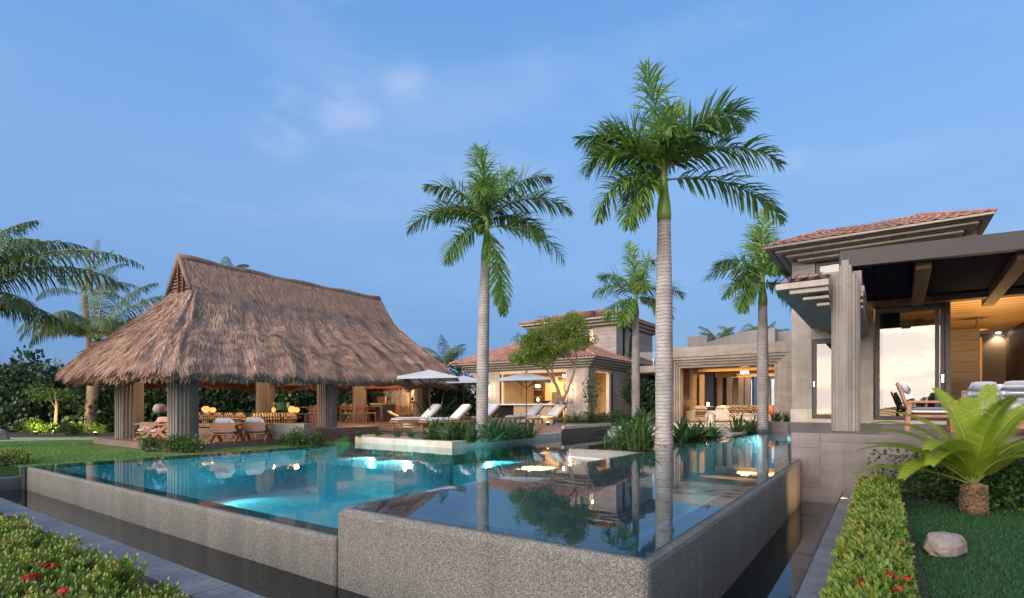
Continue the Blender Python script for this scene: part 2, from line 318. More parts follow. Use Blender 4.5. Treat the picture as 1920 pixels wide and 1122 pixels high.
# ---------------------------------------------------------------- objects, things, meshes
def tag(o, label=None, cat=None, group=None, kind=None):
    if label: o['label'] = label
    if cat: o['category'] = cat
    if group: o['group'] = group
    if kind: o['kind'] = kind
    return o
def thing(name, label, cat, loc=(0, 0, 0), rz=0.0, group=None, kind=None):
    o = bpy.data.objects.new(name, None); COL.objects.link(o); o.empty_display_size = 0.2
    o.location = loc; o.rotation_euler = (0, 0, rz)
    return tag(o, label, cat, group, kind)
def kids(o): return KIDS.get(o.name, [])
KIDS = {}
def link(o, parent=None):
    COL.objects.link(o)
    if parent is not None:
        o.parent = parent; KIDS.setdefault(parent.name, []).append(o)
    return o
def copy_tree(o, parent=None):
    c = o.copy(); link(c, parent)
    for ch in list(KIDS.get(o.name, [])): copy_tree(ch, c)
    return c
def place(o, loc, rz=0.0, label=None, group=None, s=None):
    o.location = loc; o.rotation_euler = (0, 0, rz)
    if label: o['label'] = label
    if group: o['group'] = group
    if s: o.scale = (s, s, s) if not isinstance(s, tuple) else s
    return o
def rnd_attr(me, vals):
    a = me.attributes.new('rnd', 'FLOAT', 'FACE'); a.data.foreach_set('value', np.asarray(vals, dtype=np.float32))
def npmesh(name, V, F4, rnd=None, mats=(), midx=None):
    """a mesh from arrays: V (n,3), F4 (m,k) faces of one size"""
    me = bpy.data.meshes.new(name); V = np.ascontiguousarray(V, np.float32); F4 = np.ascontiguousarray(F4, np.int32)
    k = F4.shape[1]
    me.vertices.add(len(V)); me.vertices.foreach_set('co', V.ravel())
    me.loops.add(F4.size); me.loops.foreach_set('vertex_index', F4.ravel())
    me.polygons.add(len(F4)); me.polygons.foreach_set('loop_start', np.arange(0, F4.size, k, dtype=np.int32))
    for m in mats: me.materials.append(MATS[m])
    if midx is not None: me.polygons.foreach_set('material_index', np.asarray(midx, np.int32))
    me.update(calc_edges=True)
    if rnd is not None: rnd_attr(me, rnd)
    return me
def leaves(P, D, Nn, L, Wd, mid=0.5, fold=0.0):
    """diamond leaves: base P, direction D, normal Nn, length L, width Wd -> V, F"""
    n = len(P); L = np.broadcast_to(L, (n,))[:, None]; Wd = np.broadcast_to(Wd, (n,))[:, None]
    D = D / (np.linalg.norm(D, axis=1, keepdims=True) + 1e-9)
    Sd = np.cross(D, Nn); Sd /= (np.linalg.norm(Sd, axis=1, keepdims=True) + 1e-9)
    U = np.cross(Sd, D)
    m = P + D * L * mid
    V = np.stack([P, m + Sd * Wd * 0.5 + U * fold * Wd, P + D * L, m - Sd * Wd * 0.5 + U * fold * Wd], 1).reshape(-1, 3)
    F = np.arange(n * 4).reshape(n, 4)
    return V, F
def cat_vf(parts):
    Vs, Fs, o = [], [], 0
    for v, f in parts: Vs.append(v); Fs.append(f + o); o += len(v)
    return np.concatenate(Vs), np.concatenate(Fs)
def unit(n, zmin=-1.0):
    v = rng.normal(size=(n, 3)); v /= np.linalg.norm(v, axis=1, keepdims=True)
    if zmin > -1: v[:, 2] = np.abs(v[:, 2]) if zmin >= 0 else v[:, 2]
    return v
class MB:
    def __init__(s): s.v = []; s.f = []; s.m = []
    def add(s, vs, fs, mi=0):
        o = len(s.v); s.v.extend([tuple(v) for v in vs]); s.f.extend([tuple(i + o for i in f) for f in fs]); s.m.extend([mi] * len(fs)); return s
    def box(s, x0, x1, y0, y1, z0, z1, mi=0):
        return s.add([(x0, y0, z0), (x1, y0, z0), (x1, y1, z0), (x0, y1, z0), (x0, y0, z1), (x1, y0, z1), (x1, y1, z1), (x0, y1, z1)],
                     [(3, 2, 1, 0), (4, 5, 6, 7), (0, 1, 5, 4), (1, 2, 6, 5), (2, 3, 7, 6), (3, 0, 4, 7)], mi)
    def bar(s, a, b, w, h, up=(0, 0, 1), mi=0):
        a = Vector(a); b = Vector(b); d = (b - a).normalized(); u = Vector(up)
        x = d.cross(u)
        if x.length < 1e-4: x = d.cross(Vector((1, 0, 0)))
        x.normalize(); y = x.cross(d)
        vs = [p + x * i * w / 2 + y * j * h / 2 for p in (a, b) for i, j in ((-1, -1), (1, -1), (1, 1), (-1, 1))]
        return s.add(vs, [(0, 1, 2, 3), (7, 6, 5, 4), (0, 4, 5, 1), (1, 5, 6, 2), (2, 6, 7, 3), (3, 7, 4, 0)], mi)
    def prism(s, poly, z0, z1, mi=0):
        n = len(poly)
        a = sum(poly[i][0] * poly[(i + 1) % n][1] - poly[(i + 1) % n][0] * poly[i][1] for i in range(n))
        if a < 0: poly = poly[::-1]
        vs = [(x, y, z0) for x, y in poly] + [(x, y, z1) for x, y in poly]
        return s.add(vs, [tuple(range(n))[::-1], tuple(range(n, 2 * n))] + [(i, (i + 1) % n, n + (i + 1) % n, n + i) for i in range(n)], mi)
    def tube(s, path, rad, n=8, mi=0, cap=True):
        path = [Vector(p) for p in path]; o = len(s.v)
        if not hasattr(rad, '__len__'): rad = [rad] * len(path)
        ref = Vector((0.31, 0.17, 0.93)); vs = []; fs = []
        for i, p in enumerate(path):
            d = (path[min(i + 1, len(path) - 1)] - path[max(i - 1, 0)]).normalized()
            x = d.cross(ref)
            if x.length < 0.1: x = d.cross(Vector((1, 0, 0)))
            x.normalize(); y = d.cross(x)
            for k in range(n):
                a = 2 * math.pi * k / n; vs.append(p + (x * math.cos(a) + y * math.sin(a)) * rad[i])
        for i in range(len(path) - 1):
            for k in range(n):
                k2 = (k + 1) % n; fs.append((i * n + k, i * n + k2, (i + 1) * n + k2, (i + 1) * n + k))
        if cap: fs.append(tuple(range(n))[::-1]); fs.append(tuple(range((len(path) - 1) * n, len(path) * n)))
        return s.add(vs, fs, mi)
    def lathe(s, prof, n=16, c=(0, 0, 0), mi=0):
        vs = [(c[0] + r * math.cos(2 * math.pi * k / n), c[1] + r * math.sin(2 * math.pi * k / n), c[2] + z) for r, z in prof for k in range(n)]
        fs = [(i * n + k, i * n + (k + 1) % n, (i + 1) * n + (k + 1) % n, (i + 1) * n + k) for i in range(len(prof) - 1) for k in range(n)]
        fs.append(tuple(range(n))[::-1]); fs.append(tuple(range((len(prof) - 1) * n, len(prof) * n)))
        return s.add(vs, fs, mi)
    def cushion(s, cx, cy_, cz, lx, ly, lz, n=5, mi=0, puff=0.35):
        """a soft rounded box"""
        vs, fs = [], []
        m = 6
        for sgn in (1, -1):
            o = len(vs)
            for i in range(m + 1):
                for j in range(m + 1):
                    a, b = i / m * 2 - 1, j / m * 2 - 1
                    e = (1 - abs(a) ** 4) * (1 - abs(b) ** 4)
                    k = 1 - 0.06 * (a * a * b * b)
                    vs.append((cx + a * lx / 2 * k, cy_ + b * ly / 2 * k, cz + sgn * lz / 2 * (1 - puff + puff * e ** 0.5) * (1 if abs(a) < 1 and abs(b) < 1 else 0.45)))
            for i in range(m):
                for j in range(m):
                    q = (o + i * (m + 1) + j, o + (i + 1) * (m + 1) + j, o + (i + 1) * (m + 1) + j + 1, o + i * (m + 1) + j + 1)
                    fs.append(q if sgn > 0 else q[::-1])
        M2 = (m + 1) ** 2
        ring = [i * (m + 1) for i in range(m + 1)] + [m * (m + 1) + j for j in range(1, m + 1)] + [i * (m + 1) + m for i in range(m - 1, -1, -1)] + [j for j in range(m - 1, 0, -1)]
        for a, b in zip(ring, ring[1:] + ring[:1]): fs.append((b, a, a + M2, b + M2)[::-1])
        return s.add(vs, fs, mi)
    def build(s, name, mat, parent=None, smooth=False, bevel=0.0, world=False, kind=None, xf=None, seg=2):
        me = bpy.data.meshes.new(name)
        vs = s.v
        if xf is not None: vs = [tuple(xf @ Vector(v)) for v in vs]
        if world and parent is not None:
            off = Vector(parent.location) if parent.parent is None else Vector(parent.parent.location)
            vs = [(v[0] - off.x, v[1] - off.y, v[2] - off.z) for v in vs]
        me.from_pydata(vs, [], s.f)
        for m in (mat if isinstance(mat, (list, tuple)) else [mat]): me.materials.append(MATS[m])
        if any(s.m): me.polygons.foreach_set('material_index', s.m)
        if smooth: me.polygons.foreach_set('use_smooth', [True] * len(me.polygons))
        me.update()
        o = bpy.data.objects.new(name, me); link(o, parent)
        if bevel:
            b = o.modifiers.new('bevel', 'BEVEL'); b.width = bevel; b.segments = seg; b.limit_method = 'ANGLE'
        if kind: o['kind'] = kind
        return o
def meshobj(name, me, parent=None, kind=None):
    o = bpy.data.objects.new(name, me); link(o, parent)
    if kind: o['kind'] = kind
    return o
LAMPS = 0.42
def lamp(name, kind, loc, energy, color=(1.0, 0.66, 0.34), size=0.1, parent=None, spot=None, dirv=None, blend=0.6):
    l = bpy.data.lights.new(name, kind); l.energy = energy * LAMPS; l.color = color
    if kind == 'POINT': l.shadow_soft_size = size
    if kind == 'AREA': l.shape = 'RECTANGLE'; l.size, l.size_y = size if isinstance(size, tuple) else (size, size)
    if kind == 'SPOT': l.spot_size = R(spot or 80); l.spot_blend = blend; l.shadow_soft_size = size
    o = bpy.data.objects.new(name, l); COL.objects.link(o); o.location = loc
    if dirv is not None: o.rotation_euler = (-Vector(dirv)).to_track_quat('Z', 'Y').to_euler()
    return o
# ================================================================ SETTING
W1, W2, W3 = 0.30, 0.0, -0.50             # water levels: raised pool, lower pool, trough
def struct(o, kind='structure'): o['kind'] = kind; return o
struct(MB().box(-400, 400, -120, 900, -2.2, -2.0).build('ground', 'sand'))
# lawn beside the lower pool, running back behind the pavilion
struct(MB().prism([(-14.9, 3.3), (-14.9, 11.9), (-16.2, 11.9), (-16.2, 60), (-90, 90), (-120, -30), (-15.45, -30), (-15.45, 3.3)], -1.98, -0.03).build('lawn', 'lawn_left'))
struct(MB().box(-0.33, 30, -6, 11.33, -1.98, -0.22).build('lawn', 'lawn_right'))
struct(MB().prism([(-15.45, -6), (-0.33, -6), (-0.33, 2.03), (-15.45, 2.03)], -1.98, -0.36).build('garden_soil', 'soil'))
struct(MB().box(-0.328, 0.30, -6, 10.6, -0.25, -0.20).build('garden_soil', 'soil'))
struct(MB().box(0.0, 12, 10.2, 11.328, -0.25, -0.19).build('garden_soil', 'soil'))
pth = [gp(-160, 822, 0), gp(0, 822, 0), gp(125, 820.5, 0), gp(192, 820.5, 0), gp(246, 827.5, 0), gp(225, 832, 0), gp(185, 824.5, 0), gp(125, 824.5, 0), gp(0, 828, 0), gp(-160, 829, 0)]
struct(MB().prism([(p.x, p.y) for p in pth], -0.2, 0.0).build('garden_path', 'cream_stone'))
bd = [gp(-200, 818, 0), gp(250, 818, 0), (-22, 9, 0), (-24, 60, 0), (-80, 60, 0)]
struct(MB().prism([(p[0], p[1]) for p in bd], -0.2, -0.012).build('garden_soil', 'soil'))
# -------- raised pool
rp = thing('raised_pool', 'raised infinity pool with pebbled grey walls beside the lower pool', 'swimming pool', (-2.9, 7, 0))
L0, L1 = (-4.46, 3.30), (-3.95, 22.2)
def lx(y): return L0[0] + (L1[0] - L0[0]) * (y - L0[1]) / (L1[1] - L0[1])
u = MB(); T = 0.30
zt = W1 - 0.012
u.prism([(lx(3.3), 3.30), (-1.244, 3.30), (-1.244, 11.22), (-1.544, 11.22), (-1.544, 3.30 + T), (lx(3.6) + T, 3.30 + T)], -1.3, zt)
u.build('pool_wall', 'pebble', rp, world=True, bevel=0.07, seg=3)
MB().prism([(lx(3.604) + T, 3.604), (lx(3.604), 3.604), (lx(22.2), 22.2), (lx(22.2) + T, 22.2)], -1.3, zt - 0.004).build('dividing_wall', 'pebble', rp, world=True, bevel=0.05)
MB().box(-4.3, -1.5, 3.55, 22.25, -1.45, -1.25).build('pool_floor', 'pool_dark', rp, world=True)
struct(MB().add([(lx(3.35) + 0.04, 3.34, W1), (-1.284, 3.34, W1), (-1.284, 11.22, W1), (-1.40, 11.33, W1), (-1.432, 11.33, W1), (-2.3, 17.5, W1), (-2.3, 22.2, W1), (lx(22.2) + 0.04, 22.2, W1)], [tuple(range(8))]).build('water', 'water_upper'))
# tiled lining of the raised pool (a shelf and the tiled inner faces)
MB().box(-4.14, -1.55, 21.9, 22.19, -1.25, W1 - 0.1).build('pool_lining', 'pool_tile', rp, world=True)
MB().prism([(-1.56, 11.25), (-1.446, 11.25), (-2.32, 17.5), (-2.45, 17.5)], -1.25, W1 - 0.1).build('pool_lining', 'pool_tile', rp, world=True)
# -------- lower pool
lp = thing('lower_pool', 'wide lower infinity pool with teal water and pebbled front wall', 'swimming pool', (-9.7, 8, 0))
u = MB()
u.prism([(-14.9, 3.30), (lx(3.3) - 0.002, 3.30), (lx(3.6) - 0.002, 3.60), (-14.60, 3.60), (-14.60, 11.9), (-14.9, 11.9)], -1.3, W2 - 0.014)
u.build('pool_wall', 'pebble', lp, world=True, bevel=0.05, seg=3)
MB().box(-14.7, -4.3, 3.55, 23.2, -1.45, -1.20).build('pool_floor', 'pool_tile', lp, world=True)
MB().box(-14.596, -4.3, 3.604, 3.95, -1.2, -0.75).build('pool_ledge', 'pool_tile', lp, world=True)
MB().box(-10.4, -4.0, 22.8, 22.98, -1.2, -0.05).build('pool_lining', 'pool_tile', lp, world=True)
MB().box(-14.597, -14.54, 3.62, 9.69, -1.2, -0.06).build('pool_lining', 'pool_tile', lp, world=True)
MB().box(-14.596, -10.62, 9.7, 11.98, -1.2, -0.44).build('pool_shelf', 'pool_tile', lp, world=True)  # shelf added so the planter lamps' glow shows close to the wall
MB().box(-10.56, -9.3, 11.98, 18.0, -1.2, -0.5).build('pool_shelf', 'pool_tile', lp, world=True)
MB().prism([(lx(3.7) - 0.14, 3.7), (lx(3.7) - 0.01, 3.7), (lx(22.8) - 0.01, 22.8), (lx(22.8) - 0.14, 22.8)], -1.2, -0.1).build('pool_lining', 'pool_tile', lp, world=True)
struct(MB().add([(-14.87, 3.34, W2), (lx(3.34), 3.34, W2), (lx(23), 23.0, W2), (-10.6, 23.0, W2), (-10.6, 12.0, W2), (-14.87, 12.0, W2)], [tuple(range(6))]).build('water', 'water_lower'))
# -------- overflow trough round both pools, with its kerb
tr = thing('overflow_trough', 'dark overflow channel with grey stone kerb below the pool walls', 'channel', (-7, 2.6, -0.5))
MB().prism([(-15.2, 2.36), (-0.583, 2.36), (-0.583, 11.3), (-1.3, 11.3), (-1.3, 3.4), (-15.2, 3.4)], -1.4, -0.95).build('channel_floor', 'trough_stone', tr, world=True)
MB().prism([(-15.2, 2.355), (-0.578, 2.355), (-0.578, 11.3), (-0.60, 11.3), (-0.60, 2.38), (-15.2, 2.38)], -1.4, -0.26).build('channel_lining', 'trough_stone', tr, world=True)
xs = [-15.45, -13.4, -11.2, -9.0, -6.8, -4.6, -2.4, -0.33]
for a, b in zip(xs, xs[1:]):
    MB().box(a + 0.004, b - 0.004, 2.03, 2.352, -1.4, -0.24).build('kerb_stone', 'bluestone', tr, world=True, bevel=0.012)
ys = [2.356, 4.6, 6.9, 9.1, 10.55, 11.32]
for a, b in zip(ys, ys[1:]):
    MB().box(-0.575, -0.33, a + 0.004, b - 0.004, -1.4, -0.24).build('kerb_stone', 'bluestone', tr, world=True, bevel=0.012)
MB().box(-15.45, -15.2, 2.356, 3.3, -1.4, -0.24).build('kerb_stone', 'bluestone', tr, world=True, bevel=0.012)
MB().box(-15.2, -14.902, 3.27, 3.298, -1.4, -0.02).build('channel_lining', 'trough_stone', tr, world=True)
MB().box(-15.47, -15.452, -6, 3.3, -1.4, -0.06).build('channel_lining', 'bluestone', tr, world=True)
struct(MB().add([(-15.2, 2.36, W3), (-0.58, 2.36, W3), (-0.58, 11.3, W3), (-1.24, 11.3, W3), (-1.24, 3.30, W3), (-15.2, 3.30, W3)], [tuple(range(6))]).build('water', 'water_trough'))
# -------- planter at the end of the lower pool and the sun terrace behind it
pl = thing('pool_planter', 'low cream stone planter wall at the end of the lower pool', 'planter', (-11.5, 13, 0))
MB().box(-15.1, -10.6, 12.0, 12.3, -1.6, 0.20).build('planter_wall', 'cream_stone', pl, world=True, bevel=0.012)
MB().box(-10.9, -10.6, 12.304, 18.6, -1.6, 0.20).build('planter_wall', 'cream_stone', pl, world=True, bevel=0.012)
MB().box(-15.1, -10.904, 12.304, 18.6, -1.6, 0.13).build('planter_soil', 'soil', pl, world=True)
struct(MB().box(-15.9, -12.6, 12.75, 13.9, 0.05, 0.19).build('stone_step', 'bluestone', None, bevel=0.01))
struct(MB().prism([(-16.3, 14.2), (-12.6, 14.2), (-12.6, 18.6), (-10.6, 18.6), (-10.6, 23.2), (-14.2, 23.2), (-14.2, 60), (-30, 60), (-30, 19.4), (-16.3, 19.4)], -1.98, 0.435).build('terrace', 'deck'))
# deck boards of the front strip of the terrace
struct(MB().box(-10.62, -10.50, 18.62, 23.2, 0.33, 0.455).build('terrace_coping', 'cream_stone', None, bevel=.01))
struct(MB().box(-10.598, -10.56, 18.62, 23.19, -1.9, 0.325).build('terrace_wall', 'dark_stone'))
tb = thing('terrace_edging', 'pale stone edging along the sun terrace front', 'edging', (-14.5, 14.2, 0.4))
for i, (a, b) in enumerate(((-16.3, -15.45), (-15.44, -14.5), (-14.49, -13.55), (-13.54, -12.6))):
    MB().box(a, b, 14.1, 14.6, 0.30, 0.452).build('edge_slab', 'deck', tb, world=True, bevel=0.008)
struct(MB().prism([(-14.19, 23.2), (-2.3, 23.2), (-2.3, 40), (-14.19, 40)], -1.98, 0.30).build('courtyard', 'cream_stone'))
struct(MB().box(-10.5, -4.2, 23.02, 23.19, -1.98, 0.10).build('courtyard_wall', 'bluestone'))
# stone slabs crossing the water
for (poly, z0, z1, lab) in (
        ([(-7.35, 13.35), (-6.3, 11.5), (lx(11.2) - 0.01, 11.15), (lx(13.9) - 0.01, 13.9)], -0.35, 0.05, 'pale stone slab over the teal water beside the tall palm'),
        ([(-10.3, 22.3), (-6.0, 22.3), (-6.0, 23.0), (-10.3, 23.0)], -0.5, 0.16, 'long pale slab at the far edge of the lower pool'),
        ([(-8.6, 24.6), (-5.0, 24.6), (-5.0, 26.2), (-8.6, 26.2)], 0.29, 0.40, 'pale doorstep slab in front of the open lounge'),
        ([(-5.9, 18.4), (lx(18) - 0.01, 18.4), (lx(20.4) - 0.01, 20.4), (-5.9, 20.4)], -0.8, 0.33, 'pale slab beside the raised pool before the lounge')):
    sl = MB().prism(poly, z0, z1).build('stone_slab', 'cream_stone', None, bevel=0.012)
    tag(sl, lab, 'stone slab', 'pale slabs between the pools and the lounge')
# bed with palms between the two pools
struct(MB().prism([(-6.0, 13.95), (lx(13.95) - 0.01, 13.95), (lx(18.4) - 0.01, 18.38), (-6.0, 18.38)], -1.3, 0.16).build('planting_bed', 'soil'))
struct(MB().prism([(-6.0, 20.42), (lx(20.42) - 0.01, 20.42), (lx(22.1), 22.3), (-6.0, 22.29)], -1.3, 0.24).build('planting_bed', 'soil'))
# -------- plinth of the house
pz = 0.78
struct(MB().prism([(-1.43, 11.33), (30, 11.33), (30, 17.5), (-2.3, 17.5)], -1.98, pz - 0.002).build('house_terrace', 'plinth_stone'))
struct(MB().prism([(-2.3, 17.502), (30, 17.502), (30, 34), (-2.3, 34)], -1.98, pz - 0.006).build('house_terrace', 'plinth_stone'))
struct(MB().box(-4.4, -2.302, 22.26, 23.1, -1.98, 0.66).build('stone_ledge', 'plinth_stone'))
u = thing('plinth_corner', 'smooth facing stones along the top and corner of the house plinth', 'masonry', (-1.3, 11.3, 0))
MB().box(-1.428, -0.95, 11.322, 11.36, -0.24, 0.50).build('corner_stone', 'plinth_stone', u, world=True, bevel=0.006)
MB().box(-1.428, -0.95, 11.322, 11.36, 0.505, 0.775).build('corner_stone', 'plinth_stone', u, world=True, bevel=0.006)
MB().box(-0.945, 1.9, 11.322, 11.36, 0.62, 0.776).build('coping_stone', 'plinth_stone', u, world=True, bevel=0.006)
MB().box(1.905, 4.6, 11.322, 11.36, 0.62, 0.776).build('coping_stone', 'plinth_stone', u, world=True, bevel=0.006)
# underwater lamps; several are unseen, added to spread the teal glow
def pool_light(p, lab, e, dirv, spot=100, disc=0.09):
    p = Vector(p); t = thing('pool_light', lab, 'pool light', p, 0, 'lamps under the water')
    q = Vector(dirv).normalized()
    m = MB().lathe([(0.0, 0.0), (disc, 0.0), (disc, 0.02), (0.0, 0.02)], 14).build('lens', 'pool_lamp', t)
    m.rotation_euler = q.to_track_quat('Z', 'Y').to_euler()
    r = MB().lathe([(disc + 0.002, -0.01), (disc + 0.03, -0.01), (disc + 0.03, 0.025), (disc + 0.002, 0.025)], 14).build('rim', 'metal', t)
    r.rotation_euler = m.rotation_euler
    lamp('pool_light_beam', 'SPOT', p + q * 0.08, e * 2.2, (0.60, 0.97, 1.0), 0.08, spot=spot, dirv=q, blend=1.0)
pool_light((-12.3, 11.95, -0.22), 'bright lamp under the water in the middle of the planter wall', 240, (0.05, -0.9, -0.12))
pool_light((-14.1, 11.95, -0.25), 'added unseen lamp under the water at the lawn end of the planter wall', 110, (0.2, -0.9, -0.12))  # unseen lamp, added to spread the glow at the lawn end
pool_light((-10.54, 13.6, -0.25), 'added unseen lamp under the water on the long side of the planter', 110, (0.9, -0.25, -0.12))  # added lamp, not visible, carries the glow round the planter
pool_light((-14.50, 7.2, -0.50), 'added unseen lamp deep under the water on the lawn side of the lower pool', 60, (0.95, 0.1, -0.2))  # added lamp out of sight, evens out the basin light
pool_light((-6.98, 12.22, -0.12), 'bright lamp under the water at the end of the pale slab', 60, (-0.6, -0.8, -0.4))
pool_light((-10.0, 22.26, -0.12), 'small bright lamp under the water at the far edge of the lower pool', 40, (0.6, -0.8, -0.5))
pool_light((-12.4, 3.64, -0.50), 'added unseen lamp under the water inside the long front wall, left one', 60, (-0.05, 0.95, -0.16))  # added lamp hidden by the wall, lights the pool floor
pool_light((-8.0, 3.64, -0.50), 'added unseen lamp under the water inside the long front wall, right one', 60, (0.0, 0.95, -0.16))  # second added lamp behind the wall, same purpose
pool_light((-3.4, 3.64, -0.20), 'added unseen lamp under the water inside the front wall of the raised pool', 90, (0.1, 0.95, -0.25))  # added out of view to brighten the raised basin
pool_light((-3.2, 21.86, 0.10), 'lamp under the water at the far end of the raised pool', 150, (-.1, -0.85, -0.5))
pool_light((-1.80, 12.8, 0.06), 'lamp under the water beside the house plinth', 110, (-0.65, 0.7, -0.5))
# ================================================================ THATCHED PAVILION
hut = thing('thatched_pavilion', 'open pavilion with a steep thatched roof on ribbed stone piers', 'pavilion', (-19.3, 12.4, 0))
HF, HD = 0.16, 0.47                        # lounge floor, raised dining floor
MB().box(-22.6, -16.6, 6.75, 11.3, -1.9, HF).build('floor', 'deck', hut, world=True, bevel=0.01)
MB().box(-23.6, -16.3, 11.302, 21.5, -1.9, HD - 0.03).build('platform', 'deck', hut, world=True, bevel=0.01)
for k in range(26):                        # boards of the dining floor
    y0 = 11.31 + k * 0.32
    MB().box(-22.4, -16.32, y0, y0 + 0.312, HD - 0.028, HD).build('deck_board', 'deck', hut, world=True)
def pier(x, y, w, z0, z1):
    m = MB(); h = w / 2
    for k in range(4):                     # stepped ribs: crossing slabs that get narrower as they get longer
        a = h * (1 - 0.10 * k) ; b = h * (0.40 + 0.2 * k) if k < 3 else h * 0.74
    m.box(x - h * 0.80, x + h * 0.80, y - h * 0.80, y + h * 0.80, z0, z1)
    m.box(x - h * 0.90, x + h * 0.90, y - h * 0.58, y + h * 0.58, z0, z1 - 0.02); m.box(x - h * 0.58, x + h * 0.58, y - h * 0.90, y + h * 0.90, z0, z1 - 0.02)
    m.box(x - h, x + h, y - h * 0.34, y + h * 0.34, z0, z1 - 0.04); m.box(x - h * 0.34, x + h * 0.34, y - h, y + h, z0, z1 - 0.04)
    m.box(x - h * 1.07, x + h * 1.07, y - h * 0.11, y + h * 0.11, z0, z1 - 0.06); m.box(x - h * 0.11, x + h * 0.11, y - h * 1.07, y + h * 1.07, z0, z1 - 0.06)
    return m
for (x, y, w, z0) in ((-17.3, 7.4, .78, HF), (-21.3, 7.4, .78, HF), (-17.3, 12.45, .66, HD), (-21.3, 12.3, .66, HD), (-17.3, 17.5, .62, HD), (-21.3, 17.2, .62, HD)):
    pier(x, y, w, z0, 2.36).build('pier', 'stone_pier', hut, world=True, bevel=0.012, seg=1)
for x in (-17.3, -21.3): MB().box(x - 0.13, x + 0.13, 6.6, 18.4, 2.36, 2.66).build('ring_beam', 'red_beam', hut, world=True)
for y in (7.4, 12.4, 17.4): MB().box(-22.2, -16.5, y - 0.12, y + 0.12, 2.10, 2.355).build('cross_beam', 'red_beam', hut, world=True)
# roof skin: rounded eave loop up to the base of the gablet, then two planes to the ridge
NSD, NCR = 34, 12
def rloop(x0, x1, y0, y1, r):
    P = []
    for (ax, ay), (bx, by), (cx, cyy), a0 in (((x0 + r, y0), (x1 - r, y0), (x1 - r, y0 + r), -90), ((x1, y0 + r), (x1, y1 - r), (x1 - r, y1 - r), 0),
                                             ((x1 - r, y1), (x0 + r, y1), (x0 + r, y1 - r), 90), ((x0, y1 - r), (x0, y0 + r), (x0 + r, y0 + r), 180)):
        for i in range(NSD): t = i / NSD; P.append((ax + (bx - ax) * t, ay + (by - ay) * t))
        for i in range(NCR): a = R(a0 + 90 * i / NCR); P.append((cx + r * math.cos(a), cyy + r * math.sin(a)))
    return np.array(P)
NT = 26
bot = rloop(-22.9, -15.85, 5.75, 19.2, 1.15); top = rloop(-20.1, -18.5, 8.25, 16.6, 0.12)
NL = len(bot)
def eave_z(y): return 2.31 + (y - 5.75) / 13.45 * 0.06
def roof_grid(off=0.0, disp=True):
    G = np.zeros((NT + 1, NL, 3))
    for j in range(NT + 1):
        t = j / NT
        xy = bot * (1 - t) + top * t
        zb = eave_z(bot[:, 1])
        z = zb + (5.22 - zb) * (t - 0.015 * math.sin(math.pi * t) + 0.03 * math.sin(2 * math.pi * t))
        G[j, :, :2] = xy; G[j, :, 2] = z + off
    if disp:
        cx, cyy = -19.3, 12.4
        for j in range(NT + 1):
            for i in range(NL):
                p = G[j, i]; s = i * 0.55
                d = 0.12 * mnoise.noise(Vector((s * 0.62, j * 0.06, 1.3))) + 0.15 * mnoise.noise(Vector((s * 1.35, j * 0.13, 7.7))) + 0.05 * mnoise.noise(Vector((s * 0.9, j * 0.8, 3.1)))
                G[j, i, 2] += d * (1.0 if j < NT else 0.3)
                if j == 0: G[j, i, 2] += 0.05 * mnoise.noise(Vector((s * 2.2, 5, 0)))
    return G
G = roof_grid()
V = G.reshape(-1, 3); F = []
for j in range(NT):
    for i in range(NL):
        i2 = (i + 1) % NL; F.append((j * NL + i, j * NL + i2, (j + 1) * NL + i2, (j + 1) * NL + i))
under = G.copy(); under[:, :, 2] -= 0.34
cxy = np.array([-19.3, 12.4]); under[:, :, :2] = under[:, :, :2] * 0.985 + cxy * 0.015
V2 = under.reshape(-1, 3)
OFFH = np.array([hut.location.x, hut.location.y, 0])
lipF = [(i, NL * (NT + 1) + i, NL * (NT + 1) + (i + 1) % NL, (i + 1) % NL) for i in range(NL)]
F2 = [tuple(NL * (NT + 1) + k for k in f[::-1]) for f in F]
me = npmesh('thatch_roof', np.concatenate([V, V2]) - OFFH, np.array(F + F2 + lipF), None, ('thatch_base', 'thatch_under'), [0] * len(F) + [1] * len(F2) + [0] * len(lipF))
roof = meshobj('thatch_roof', me, hut)
# upper roof over the gablet
RZ = 6.28; UX = 0.82
def upper(side, u, t):                     # u along the ridge 0..1, t from the hip level to the ridge
    y0, y1 = 8.12 + 0.10 * t, 16.72 - 0.1 * t
    y = y0 + (y1 - y0) * u
    sag = -0.05 * math.sin(math.pi * u)
    return np.array([-19.3 + side * UX * (1 - t) , y, 5.16 + (RZ - 5.16) * t + sag * t + 0.05 * mnoise.noise(Vector((y * 1.7, t * 1.2, side)))])
ub = MB(); NU, NV = 40, 6
for side in (1, -1):
    g = [[tuple(upper(side, i / NU, j / NV)) for i in range(NU + 1)] for j in range(NV + 1)]
    vs = [p for r in g for p in r]; fs = [(j * (NU + 1) + i, j * (NU + 1) + i + 1, (j + 1) * (NU + 1) + i + 1, (j + 1) * (NU + 1) + i) for j in range(NV) for i in range(NU)]
    ub.add(vs, fs)
    ub.add([(v[0] - side * 0.12, v[1], v[2] - 0.16) for v in vs], [f[::-1] for f in fs])
ub.build('upper_thatch', 'thatch_base', hut, world=True)
MB().tube([(-19.3, 8.1 + 8.6 * i / 20, RZ - 0.03 + 0.03 * math.sin(i * 1.3) - 0.05 * math.sin(math.pi * i / 20)) for i in range(21)], 0.13, 8).build('ridge_roll', 'thatch_base', hut, smooth=True, world=True)
